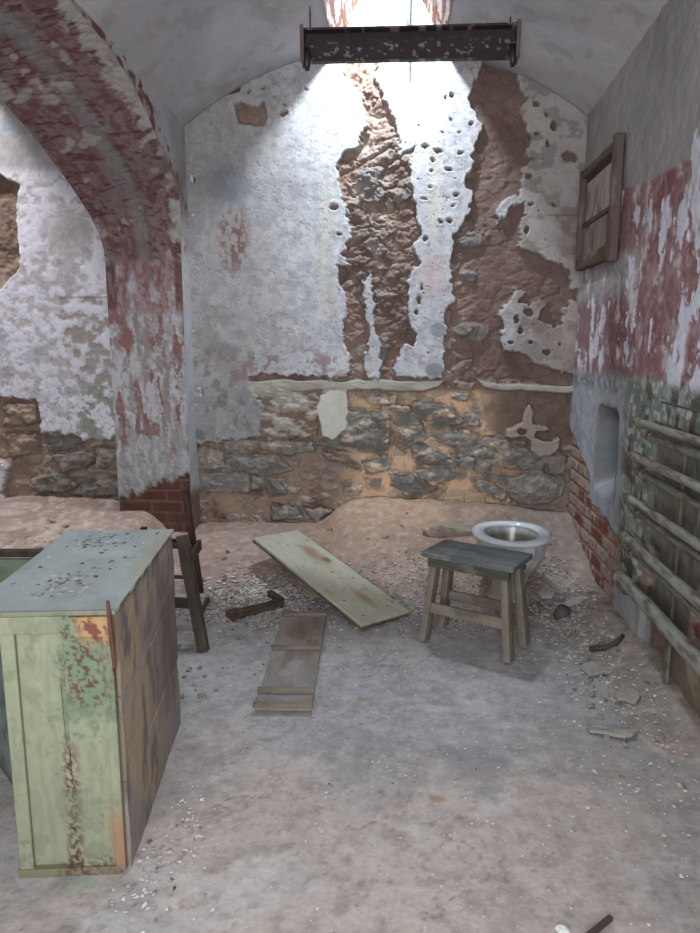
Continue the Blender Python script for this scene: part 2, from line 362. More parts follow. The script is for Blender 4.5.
    pc = mix(pc, sst(1, .3, np.hypot((px-297)/16, (py-190)/14)+n2*.8-.4)*.4, (140, 140, 142))
    pc = mix(pc, sst(.3, 0, np.abs(f2-f1))*.0, (120, 120, 120))
    gp = np.minimum(np.hypot((px-438)/8, (py-330)/7), np.hypot((px-434)/9, (py-370)/7))
    pc = mix(pc, sst(1.1, .9, gp)*.7, (128, 130, 136))
    # curled flake marks
    f1c, f2c, idc = worley(px*.06+n2, py*.12+n2, 40)
    crack = sst(.045, .0, np.abs(f2c-f1c))*sst(.5, .7, idc)
    pc = mix(pc, crack*.5*sst(320, 400, px)+crack*.25, (132, 120, 112))
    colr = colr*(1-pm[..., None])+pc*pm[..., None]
    pdep = -.014+.006*(n1-.5)+.0012*(n2-.5)-.003*sst(3.5, .5, np.abs(sd2+1.5))*n3+.004*crack
    depth = depth*(1-pm)+pdep*pm
    # hairline crack line at the height of the scaffold mark, right
    colr = mix(colr, sst(1.2, .2, np.abs(py-215.5))*sst(540, 550, px)*.6, (96, 84, 76))
    P0[..., 1] = YB+np.clip(depth, -.09, .12)
    keep = (Zg < vault_z(Xg, 4.6)+.035)[:-1, :-1]
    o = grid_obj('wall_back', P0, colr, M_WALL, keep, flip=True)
    return tag(o, 'rough stone back wall with big peeling patches of pale plaster', kind='structure')
back_wall()

# ------------------------------------------------------------------ back wall of the neighbouring cell seen through the arch
def back_wall_left():
    res = .0065
    X = np.concatenate([np.arange(-4.3, -2.8, .05), np.arange(-2.8, XL+.05, res)]); Z = np.arange(-.02, 3.3, res)
    Xg, Zg = np.meshgrid(X, Z, indexing='ij')
    P0 = np.stack([Xg, np.full(Xg.shape, YB), Zg], -1)
    px, py = project(P0)
    wx = (fbm(px*.14, py*.14, 105, 4, .6)-.5)*9; wy = (fbm(px*.14, py*.14, 109, 4, .6)-.5)*9
    PLp = [(-400, 397), (0, 397), (37, 400), (39, 423), (43, 431), (71, 434), (86, 441), (109, 439), (118, 434), (240, 434), (240, -60), (-400, -60)]
    sd = sd_poly(PLp, px+wx, py+wy)
    br = sd_poly([(-30, 174), (0, 174), (20, 186), (16, 203), (18, 240), (20, 266), (0, 291), (-30, 300)], px+wx*.6, py+wy*.6)
    sd = np.maximum(sd, -br)
    sd = np.minimum(sd, sd_poly([(-40, 458), (4, 460), (7, 470), (2, 490), (8, 510), (0, 540), (-40, 540)], px+wx, py+wy))
    pm = sst(.9, -.9, sd)
    e1 = fbm(Xg*9, Zg*9, 112, 6, .6); e2 = fbm(Xg*30, Zg*30, 115, 4)
    A = lambda L: [(x/3.5, 380+y/3.5) for x, y in L]
    polys = [A(s) for s in ([(155, 200), (290, 205), (285, 240), (170, 248)], [(185, 262), (325, 252), (320, 295), (220, 322)], [(335, 235), (410, 245), (405, 315), (330, 305)], [(105, 350), (220, 325), (270, 372), (230, 392), (110, 390)], [(280, 370), (430, 335), (440, 400), (300, 405)], [(110, 440), (240, 412), (380, 430), (350, 462), (130, 462)], [(10, 85), (120, 85), (130, 150), (15, 160)], [(20, 190), (120, 190), (120, 260), (30, 270)])]
    hst, mst, ist = stones_relief(px, py, polys, .06)
    c = mix(np.broadcast_to(col((142, 120, 104)), P0.shape), sst(.4, .7, e1), (166, 142, 122))
    c = mix(c, sst(30, 5, px)*sst(300, 240, py), (112, 92, 78))
    f1, f2, idm = worley(Xg*8+e1, Zg*15+e1, 121)
    minor = sst(.05, .3, f2-f1)*(1-mst)*sst(.4, .5, idm)*sst(35, 50, px)
    c = mix(c, minor*.6, STONE)
    stc = mix(np.broadcast_to(col((122, 116, 106)), P0.shape), sst(.5, .7, fbm(Xg*11, Zg*20, 147, 5, .6))*.6, (160, 136, 112))
    stc = mix(stc, sst(45, 30, px)*.9, (168, 142, 118)); stc = mix(stc, sst(.55, .4, e2)*.4, (78, 72, 66))
    c = mix(c, mst, stc)
    depth = .045+.03*(e1-.5)*2+.01*(e2-.5)-.022*minor-hst-.016*mst*(fbm(Xg*12, Zg*26, 155, 5, .6)-.5)*2
    n1 = fbm(px*.04, py*.04, 160, 4); n2 = fbm(px*.13, py*.13, 163, 4, .6)
    pc = mix(np.broadcast_to(col((204, 202, 208)), P0.shape), sst(.5, .62, n2)*.55, (150, 140, 134))
    gr = sst(0, -1, sd_poly([(58, 298), (130, 298), (130, 460), (70, 450), (84, 400), (62, 340)], px+wx*1.5, py+wy*1.5))
    pc = mix(pc, gr*sst(.4, .6, n2)*.7, (140, 128, 118))
    pc = mix(pc, sst(1.2, .3, np.hypot((px-100)/34, (py-405)/32))*sst(.45, .55, n2)*.7, (128, 142, 126))
    pc = mix(pc, sst(.55, .7, fbm(px*.07, py*.1, 170, 4))*sst(190, 240, py)*.5, (152, 148, 150))
    pc = mix(pc, sst(184, 170, py+n2*14)*.8, (142, 140, 138))  # upper wall greyed: the shadow there is put into the plaster colour
    pc = mix(pc, sst(1, .3, np.hypot((px-10)/10, (py-128)/9))*.5, (110, 140, 160))
    pc = mix(pc, sst(1, .4, np.hypot((px-70)/26, (py-235)/30)+(n2-.5)*1.6)*.6, (150, 142, 130))
    f1c, f2c, idc = worley(px*.12+n2, py*.12+n2, 141)
    pc = mix(pc, sst(.07, 0, f2c-f1c)*sst(360, 400, py)*.7, (96, 100, 88))
    pc = mix(pc, sst(1.1, .3, np.abs(py-297.5))*sst(58, 62, px)*.5, (110, 96, 88))
    c = c*(1-pm[..., None])+pc*pm[..., None]
    depth = depth*(1-pm)+pm*(-.012+.008*(n2-.5)-.02*sst(.52, .4, n2)*0)
    P0[..., 1] = YB+np.clip(depth, -.09, .1)
    o = grid_obj('wall_back_left', P0, c, M_WALL, None, flip=True)
    return tag(o, 'back wall of the neighbouring cell seen through the arch, rubble below plaster', kind='structure')
back_wall_left()

# ------------------------------------------------------------------ partition with the arch
def zsp(y): return vault_z(np.float64(XL), y)
def partition():
    O = [(4.42, 0), (4.42, 1.95), (4.44, 2.12), (4.45, 2.26), (4.38, 2.38), (4.15, 2.50), (3.97, 2.60), (3.76, 2.70), (3.45, 2.77), (3.1, 2.80), (2.7, 2.80), (2.2, 2.70), (1.75, 2.45), (1.45, 2.1), (1.35, 1.7), (1.35, 0)]
    I = [(4.42, 0), (4.42, 1.93), (4.40, 2.03), (4.33, 2.10), (4.2, 2.19), (4.02, 2.28), (3.8, 2.38), (3.55, 2.47), (3.3, 2.54), (3.05, 2.59), (2.7, 2.6), (2.2, 2.5), (1.75, 2.25), (1.45, 1.98), (1.35, 1.65), (1.35, 0)]
    T = [(4.62, 0), (4.62, 1.95), (4.62, 2.3), (4.62, 2.5), (4.62, None), (4.3, None), (4.05, None), (3.8, None), (3.45, None), (3.1, None), (2.7, None), (2.2, None), (1.6, None), (1.0, None), (-.6, 1.7), (-.6, 0)]
    T = [(y, (zsp(y)+.01) if z is None else z) for y, z in T]
    XI = -1.885
    O, I, T = map(np.array, (O, I, T))
    # smooth resample
    seg = np.hypot(*np.diff(O, axis=0).T); s = np.concatenate([[0], np.cumsum(seg)])
    fine = np.concatenate([np.arange(0, 6.2, .008), np.arange(6.2, s[-1], .05), [s[-1]]])
    def rs(A, sm):
        y = np.interp(fine, s, A[:, 0]); z = np.interp(fine, s, A[:, 1])
        if sm:
            k = np.ones(31)/31; m = (fine > 2.0) & (fine < 6.0)
            y2 = np.convolve(np.pad(y, 15, 'edge'), k, 'valid'); z2 = np.convolve(np.pad(z, 15, 'edge'), k, 'valid')
            w = np.clip((fine-1.97)/.12, 0, 1)*np.clip((6.0-fine)/.3, 0, 1)
            y = y*(1-w)+y2*w; z = z*(1-w)+z2*w
        return np.stack([y, z], 1)
    o_, i_, t_ = rs(O, 1), rs(I, 1), rs(T, 0)
    # soffit + jamb
    w = np.linspace(0, 1, 64)
    Yg = i_[:, None, 0]*(1-w)+o_[:, None, 0]*w; Zg = i_[:, None, 1]*(1-w)+o_[:, None, 1]*w
    Xg = np.broadcast_to(XI+(XL-XI)*w, Yg.shape)
    S = np.broadcast_to(fine[:, None], Yg.shape); W = np.broadcast_to(w, Yg.shape)
    n1 = fbm(S*5, W*3, 201, 4); n2 = fbm(S*13+W*5, W*16, 204, 5, .65); n3 = fbm(S*40+W*8, W*12, 207, 5, .6); n4 = fbm(S*50, W*30, 210, 3)
    jamb = sst(1.96, 1.9, S)
    # arch: dull red limewash with a grey streak and a pale flaking border
    c = mix(np.broadcast_to(col((128, 106, 104)), Yg.shape+(3,)), sst(.42, .60, n2)*.8, RED)
    c = mix(c, sst(.5, .7, n1)*.6, (124, 114, 112)); c = mix(c, sst(.6, .66, n3)*.8, RED_D)
    c = mix(c, sst(.1, .03, np.abs(W-.5-(n1-.5)*.12))*.7, (128, 128, 124))
    c = mix(c, sst(.62, .67, fbm(S*9, W*6, 213, 4))*.8, (160, 152, 144))
    edge = sst(-.03, .02, W-.86-(fbm(S*9, W*3, 216, 5, .65)-.5)*.5-.14*sst(2.9, 2.0, S))
    edge = edge*sst(.48, .52, fbm(S*4, W*1.5, 229, 3)+.12)
    c = mix(c, edge, (164, 158, 152)); c = mix(c, edge*sst(.55, .65, n2)*.5, (128, 122, 112))
    c = mix(c, sst(.04, .0, .06-W)*.0, RED)
    up1 = sst(3.9, 4.2, S)*sst(.45, .6, n1)*sst(.6, .3, W); c = mix(c, up1*.6, (164, 156, 146))
    # jamb
    zt = Zg
    j = np.broadcast_to(col((176, 174, 176)), Yg.shape+(3,)).copy()
    redz = sst(1.56, 1.66, zt)
    j = mix(j, redz*sst(.35, .55, fbm(W*9, zt*7, 221, 4)), (134, 88, 86)); j = mix(j, redz*sst(.52, .58, n2)*.6, (170, 160, 156)); j = mix(j, redz*sst(.12, .08, np.minimum(np.abs(W-.03), 1-W)), RED)
    fl = fbm(W*11, zt*7, 224, 5, .65)
    j = mix(j, (1-redz)*sst(.52, .57, fl)*sst(.7, .9, zt)*.85, (140, 122, 116)); j = mix(j, (1-redz)*sst(.58, .61, fbm(W*9, zt*7, 226, 5, .65))*sst(.6, .8, zt)*.9, (134, 86, 82))
    j = mix(j, sst(.5, .55, fbm(W*22, zt*16, 228, 5, .65))*.5, (138, 130, 124))
    j = mix(j, sst(.45, .55, n2)*sst(.95, .75, zt)*.5, (134, 142, 132))
    brk = sst(-.02, .02, .38+.20*W+(n2-.5)*.12-zt)     # plaster gone near the foot, brick showing
    rowp = zt/.075; bj = W*.49/.21+.5*(np.floor(rowp) % 2)
    mort = np.minimum(np.abs(rowp-np.round(rowp))*.075, np.abs(bj-np.round(bj))*.21)
    bc = mix(np.broadcast_to(BRICK*.85, Yg.shape+(3,)), sst(.012, .006, mort), (120, 104, 92)); bc = mix(bc, sst(.5, .6, n3)*.5, (110, 84, 70))
    j = mix(j, brk, bc)
    c = c*(1-jamb[..., None])+j*jamb[..., None]
    off = .012*(n2-.5)+.018*(n1-.5)+.008*(n4-.5)-.006*sst(.6, .66, n3)
    off = off*(1-jamb*.6)-jamb*brk*.03-jamb*brk*.012*sst(.012, .006, mort)
    fadeE = sst(0, .04, W)*sst(1, .97, W)
    off = off*(.25+.75*fadeE)
    t = np.gradient(np.stack([Yg, Zg], -1), axis=0); t /= np.linalg.norm(t, axis=-1)[..., None]+1e-9
    ny, nz = t[..., 1], -t[..., 0]          # pointing to wall mass
    Pm = np.stack([Xg, Yg-ny*off*-1*-1, Zg-nz*off*-1*-1], -1)
    root = grid_obj('wall_left', Pm, c, M_WALL, None, flip=True)
    tag(root, 'thick partition wall with a low arch through it, flaking red and white paint', kind='structure')
    # faces either side
    for nm, X0, E, sgn in (('arch_face', XL, o_, 1), ('arch_face', XI, i_, -1)):
        k = 26 if sgn > 0 else 6
        r = np.linspace(0, 1, k)
        Y2 = E[:, None, 0]*(1-r)+t_[:, None, 0]*r; Z2 = E[:, None, 1]*(1-r)+t_[:, None, 1]*r
        m1 = fbm(Y2*6, Z2*6, 231, 4); m2 = fbm(Y2*20, Z2*20, 233, 4)
        cc = mix(np.broadcast_to(col((170, 168, 170)), Y2.shape+(3,)), sst(.4, .7, m1)*.5, (148, 144, 142))
        cc = mix(cc, sst(1.9, 1.3, Z2)*.5, (160, 160, 168))
        if sgn > 0:
            d = np.hypot(Y2-E[:, None, 0], Z2-E[:, None, 1])
            fr = sst(.01, -.01, d-.03-.09*(m1-.4)-.05*(m2-.5))*sst(2.3, 2.5, Z2)
            cc = mix(cc, fr, (156, 148, 136)); cc = mix(cc, fr*sst(.52, .56, m2), (116, 76, 70))
            cc = mix(cc, sst(.03, .015, np.abs(d-.06-.03*m1))*sst(.5, .56, m2)*sst(1.9, 2.1, Z2), (112, 64, 60))
            cc = mix(cc, sst(.5, .6, m1)*sst(1.9, 2.2, Z2)*sst(2.5, 2.3, Z2)*.5, (110, 84, 80))
            cc = mix(cc, sst(.5, .35, Z2+.15*(m1-.5))*.9, (110, 84, 70))
        X2 = X0+sgn*(.010*(m1-.5)+.005*(m2-.5))*sst(0, .08, r)
        X2 = np.broadcast_to(X2, Y2.shape)
        o = grid_obj(nm, np.stack([X2, Y2, Z2], -1), cc, M_WALL, None, flip=(sgn < 0), parent=root)
partition()

# ------------------------------------------------------------------ right wall
def right_wall():
    Y = np.concatenate([np.arange(-.6, 1.9, .08), np.arange(1.9, 4.68, .0065)]); Z = np.arange(-.02, 2.86, .0065)
    Yg, Zg = np.meshgrid(Y, Z, indexing='ij')
    P0 = np.stack([np.full(Yg.shape, XR), Yg, Zg], -1)
    Z0 = Zg; y, z = Yg, Zg
    n1 = fbm(y*3, z*3, 301, 4); n2 = fbm(y*11, z*11, 304, 5, .6); n3 = fbm(y*34, z*34, 307, 4, .6)
    run = fbm(y*6.5, z*3.2, 310, 6, .62); run2 = fbm(y*16, z*8, 313, 5, .6)
    c = mix(np.broadcast_to(col((150, 147, 144)), P0.shape), sst(.4, .7, n1)*.6, (132, 128, 126))
    c = mix(c, sst(.56, .62, n2)*.4, (160, 152, 142))
    # red dado
    ztop = 2.15-.07*(3.7-y)*(y < 3.7)+.05*(n1-.5)+.012*(n2-.5)
    red = sst(-.012, .012, ztop-z)*sst(-.02, .02, z-1.24-.06*(n2-.5))
    fade = sst(3.7, 4.3, y)*sst(1.78, 1.7, z)
    rc = mix(np.broadcast_to(col((136, 92, 92)), P0.shape), sst(.4, .6, n2), (156, 124, 124)); rc = mix(rc, sst(.5, .62, run2)*.5, (118, 70, 70)); rc = mix(rc, sst(.55, .6, n3)*.4, (172, 156, 156))
    rc = mix(rc, fade*.55, (150, 120, 124)); rc = mix(rc, sst(3.0, 3.9, y)*.3, (128, 104, 104))
    # light limewash band under the wall frame
    lb = sst(.05, -.05, np.abs(z-1.75)-.09)*sst(3.35, 3.55, y); 
    rc = mix(rc, lb*.8, (176, 176, 178)); rc = mix(rc, lb*sst(.5, .58, n3)*.5, (130, 128, 124))
    c = c*(1-red[..., None])+rc*red[..., None]
    bare = run*.55+run2*.45-.035+.13*sst(3.2, 2.55, y)-.03*sst(1.6, 2.1, z)*sst(2.9, 3.3, y)+.035*sst(1.8, 1.45, z)
    wm = sst(.555, .575, bare)*sst(0, .05, 2.24-z+.25*sst(2.75, 2.5, y))*sst(1.20, 1.26, z)
    wc = mix(np.broadcast_to(col((196, 198, 208)), P0.shape), sst(.5, .6, n1)*.5, (178, 188, 178))
    c = mix(c, wm, wc)
    c = mix(c, sst(.6, .62, run2)*wm*.0+sst(.63, .65, n2)*red*.8, (186, 180, 178))
    # greenish flaky zone
    gz = sst(1.28, 1.22, z+.09*(n2-.5))*(1-wm*sst(1.14, 1.2, z))
    gc = mix(np.broadcast_to(col((142, 148, 138)), P0.shape), sst(.42, .6, n2)*.8, (100, 108, 96)); gc = mix(gc, sst(.55, .62, n3)*.8, (182, 184, 184)); gc = mix(gc, sst(.58, .64, fbm(y*16, z*16, 320, 4))*.8, (84, 74, 62))
    gc = mix(gc, sst(3.4, 3.55, y), mix(np.broadcast_to(col((164, 166, 176)), P0.shape), sst(.45, .6, n2)*.5, (140, 146, 146)))
    gc = mix(gc, sst(3.4, 3.55, y)*sst(1.12, 1.2, z)*sst(.45, .5, n3)*.6, (104, 110, 98))
    c = c*(1-gz[..., None])+gc*gz[..., None]
    # recess behind the pipes: brown-green shade of bare board/brick
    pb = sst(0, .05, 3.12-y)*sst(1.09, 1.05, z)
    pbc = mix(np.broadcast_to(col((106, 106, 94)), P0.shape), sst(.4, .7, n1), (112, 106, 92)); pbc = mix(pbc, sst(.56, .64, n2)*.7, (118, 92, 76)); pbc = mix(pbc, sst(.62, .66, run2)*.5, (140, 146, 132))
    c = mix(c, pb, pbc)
    # niche
    ny = (y-3.78)/.20; 
    dn = np.maximum(np.abs(y-3.775)-.185, z-1.07)
    dn = np.where((np.abs(y-3.775) > .12) & (z > 1.0), np.hypot(np.maximum(np.abs(y-3.775)-.125, 0), np.maximum(z-1.01, 0))-.06, dn)
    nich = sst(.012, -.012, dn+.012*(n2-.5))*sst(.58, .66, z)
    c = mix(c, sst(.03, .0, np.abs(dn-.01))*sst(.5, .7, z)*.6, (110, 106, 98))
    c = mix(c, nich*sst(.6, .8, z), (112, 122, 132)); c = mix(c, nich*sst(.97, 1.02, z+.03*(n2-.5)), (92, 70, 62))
    # brick
    bl = .62+.04*(n2-.5)-(4.6-y)*.14
    bl = bl+.05*(vnoise(np.floor(y/.1)+.01, np.floor(z/.076)+.01, 399)-.5)
    bl = np.where(y < 3.42, .34+.03*(n2-.5)-(3.42-y)*.35+.0, bl)
    bl = np.where(y > 4.05, .66+(y-4.05)*.35+.05*(n2-.5), bl)
    br = sst(-.01, .01, bl-z)*sst(3.0, 3.25, y+.2*(n1-.5)+0)
    br = np.maximum(br, sst(.56, .6, fbm(y*3.2, z*4, 330, 3))*sst(.55, .5, z)*sst(3.3, 3.1, y)*.9)
    row = z/.076; k = np.floor(row); bj = y/.212+.5*(k % 2)
    dz = np.abs(row-np.round(row))*.076; dy = np.abs(bj-np.round(bj))*.212
    mort = sst(.012, .006, np.minimum(dz, dy)+.003*(n3-.5))
    bid = vnoise(np.floor(bj+.0)*1.0+.01, k*1.0+.01, 350)
    bid = _L[350][np.floor(bj).astype(int) & 255, k.astype(int) & 255]
    bc = mix(np.broadcast_to(BRICK, P0.shape), sst(.3, .9, bid)*.6, (150, 92, 76)); bc = mix(bc, sst(.44, .52, n2+.3*(bid-.5)+.14*sst(.25, .6, z))*.8, (176, 158, 146)); bc = mix(bc, mort, (150, 136, 124))
    bc = mix(bc, sst(.6, .7, n3)*.4, (92, 60, 50))
    c = c*(1-br[..., None])+bc*br[..., None]
    # pale cement skirting low down
    sk = sst(3.55, 3.5, y-.0)*sst(.31, .28, z+.1*(n2-.5)-.0)*sst(2.98, 3.05, y)
    c = mix(c, sk, (156, 156, 156)); br = br*(1-sk)
    skb = sst(3.02, 2.96, y)*sst(.30, .26, z)*.8; c = mix(c, skb, (124, 108, 88)); c = mix(c, skb*sst(.55, .62, n2)*.6, (120, 70, 56))
    off = .010*(n1-.5)+.012*(n2-.5)+.006*(n3-.5)-.006*wm+.0
    off = off+br*(.02-.0+.012*mort)+nich*.15*sst(.58, .72, z)+pb*.02
    P0[..., 0] = XR+off
    o = grid_obj('wall_right', P0, c, M_WALL, None, flip=False)
    tag(o, 'right wall with dull red dado peeling to white, bare brick at its foot', kind='structure')
right_wall()

# ------------------------------------------------------------------ vaults, skylight shafts
SX0, SX1 = -.445, .215
def vault(name, cx, label, y0, shaft=True):
    th = np.linspace(-math.asin(1.242/RV), math.asin(1.242/RV), 190)
    Ys = np.concatenate([np.arange(-.6, 2.4, .1), np.arange(2.4, 4.62, .02), [4.65]])
    T, Yg = np.meshgrid(th, Ys, indexing='ij')
    cz = CZ+.05*(4.6-Yg)
    n1 = fbm(T*5+cx, Yg*1.7, 401, 4); n2 = fbm(T*16+cx, Yg*8, 404, 5, .6); n3 = fbm(T*3, Yg*5+T*6, 409, 4)
    r = RV+.022*(n1-.5)+.006*(n2-.5)
    Xg = cx+r*np.sin(T); Zg = cz+r*np.cos(T)
    # snap the columns beside the opening to its straight edges
    if shaft:
        for xe in (cx+(SX0-MIDX), cx+(SX1-MIDX)):
            j = np.argmin(np.abs(Xg[:, 60]-xe)); Xg[j, :] = xe
    c = mix(np.broadcast_to(col((176, 174, 176)), T.shape+(3,)), sst(.4, .68, n1)*.5, (150, 149, 152))
    c = mix(c, sst(.52, .66, n3)*.4, (166, 158, 154)); c = mix(c, sst(.6, .68, n2)*.35, (140, 134, 130))
    c = mix(c, sst(.18, .0, np.abs(Xg-cx))*0, (0, 0, 0))
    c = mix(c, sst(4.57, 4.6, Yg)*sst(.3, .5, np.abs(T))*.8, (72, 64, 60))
    xm = (Xg[:-1, :-1]+Xg[1:, 1:])/2; ym = (Yg[:-1, :-1]+Yg[1:, 1:])/2
    kk = 0*ym
    keep = ~((xm > cx+SX0-MIDX+kk*.195) & (xm < cx+SX1-MIDX-kk*.20) & (ym > y0) & (ym < 4.6)) if shaft else None
    o = grid_obj(name, np.stack([Xg, Yg, Zg], -1), c, M_CEIL, keep, flip=False)
    return tag(o, label, kind='structure')
vault('ceiling', MIDX, 'grey limewashed barrel vault over the cell with a skylight slot', 3.72)
vault('ceiling_left', MIDX-2.96, 'vault of the neighbouring cell beyond the arch', 3.72)

def shaft(cx, name, label):
    dx = cx-MIDX; b = Bag()
    root = empty(name, (cx, 4.3, 3.15)); tag(root, label, kind='structure')
    def face(nm, quad, colf, n=60, m=60):
        q = np.array(quad, float)+np.array([dx, 0, 0]); u = np.linspace(0, 1, n)[:, None, None]; v = np.linspace(0, 1, m)[None, :, None]
        P = (q[0]*(1-u)+q[1]*u)*(1-v)+(q[3]*(1-u)+q[2]*u)*v
        o = grid_obj(nm, P-np.array([cx, 4.3, 3.15]), colf(u[..., 0]+0*v[..., 0], v[..., 0]+0*u[..., 0]), M_WALL, None, parent=root)
    zb, zt = 3.15, 4.1
    xa, xb = -.275, .035
    def white(u, v):
        n = fbm(u*10, v*14, 501, 4); return mix(np.broadcast_to(col((216, 212, 204)), u.shape+(3,)), sst(.55, .62, n)*.7, (176, 150, 128))
    def rusty(u, v):
        n = fbm(u*9, v*22, 505, 5, .6); n2 = fbm(u*3+v*9, v*5, 509, 4)
        c = mix(np.broadcast_to(col((150, 142, 138)), u.shape+(3,)), sst(.46, .52, n), (112, 64, 48)); return mix(c, sst(.5, .56, n2)*.9, (84, 50, 40))
    zk = 3.50
    face('shaft_back', [(SX0, 4.6, zb), (SX1, 4.6, zb), (xb, 4.6, zk), (xa, 4.6, zk)], white)
    face('shaft_back', [(xa, 4.6, zk), (xb, 4.6, zk), (xb, 4.6, zt), (xa, 4.6, zt)], white)
    for X0, X1 in ((SX0, xa), (SX1, xb)):
        face('shaft_cheek', [(X0, 3.72, zb), (X0, 4.6, zb), (X1, 4.6, zk), (X1, 3.72, zk)], rusty)
        face('shaft_cheek', [(X1, 3.72, zk), (X1, 4.6, zk), (X1, 4.6, zt), (X1, 3.72, zt)], rusty, 20, 20)
    face('shaft_front', [(SX1, 3.72, zb), (SX0, 3.72, zb), (SX0, 3.72, zt), (SX1, 3.72, zt)], rusty, 10, 10)
shaft(MIDX, 'window_1', 'skylight shaft over the back wall with peeling rust-stained cheeks')
shaft(MIDX-2.96, 'window_2', 'skylight shaft of the neighbouring cell')

# dark iron pipe standing in the shaft
b = Bag().add(*tube([(.0, 4.50, z) for z in np.linspace(3.10, 4.05, 12)], .014, (26, 28, 34)))
o = b.build('iron_pipe', M_DARK, None, True); tag(o, 'thin dark iron pipe standing upright in the skylight opening', 'pipe')

# ------------------------------------------------------------------ outer walls of the neighbouring cell
Yv, Zv = np.meshgrid(np.linspace(-.6, 4.62, 60), np.linspace(0, 2.95, 40), indexing='ij')
n = fbm(Yv*3, Zv*3, 600, 4)
o = grid_obj('wall_far_left', np.stack([-4.34+.02*n, Yv, Zv], -1), mix(np.broadcast_to(col((160, 156, 150)), Yv.shape+(3,)), sst(.4, .7, n), (120, 104, 92)), M_WALL, None, flip=False)
tag(o, 'far side wall of the neighbouring cell', kind='structure')

# ------------------------------------------------------------------ floor
def drift_h(x, y):
    n = fbm(x*2.3, y*2.3, 701, 4); n2 = fbm(x*9, y*9, 704, 4)
    h = .31*np.clip((y-3.72-.25*(n-.5))/.85, 0, 1)**.9
    h = h*(1+.25*sst(-.7, -.1, x)*sst(1.1, .4, x)-.38*sst(-.35, -.6, x))
    h = h*(.88+.24*n)+.02*(n2-.5)*sst(3.6, 3.9, y)
    # heap along the foot of the right wall
    e = np.clip((x-.80-.12*(n-.5)-.05*np.sin(y*5))/.26, 0, 1)
    h2 = .085*e*sst(2.1, 2.8, y)*(.6+.8*n)+.02*e*(n2-.3)
    h3 = .02*sst(.54, .6, fbm(x*1.3+3, y*1.3, 709, 3))*sst(3.1, 3.5, y)*sst(-1.3, -1.0, x)
    # through the arch
    left = .33*np.clip((y-3.4-.2*(n-.5))/1.15, 0, 1)*(.75+.5*n)*sst(-1.35, -1.75, x)
    return np.maximum(np.maximum(h, h2), np.maximum(left, h3-.004)), n, n2
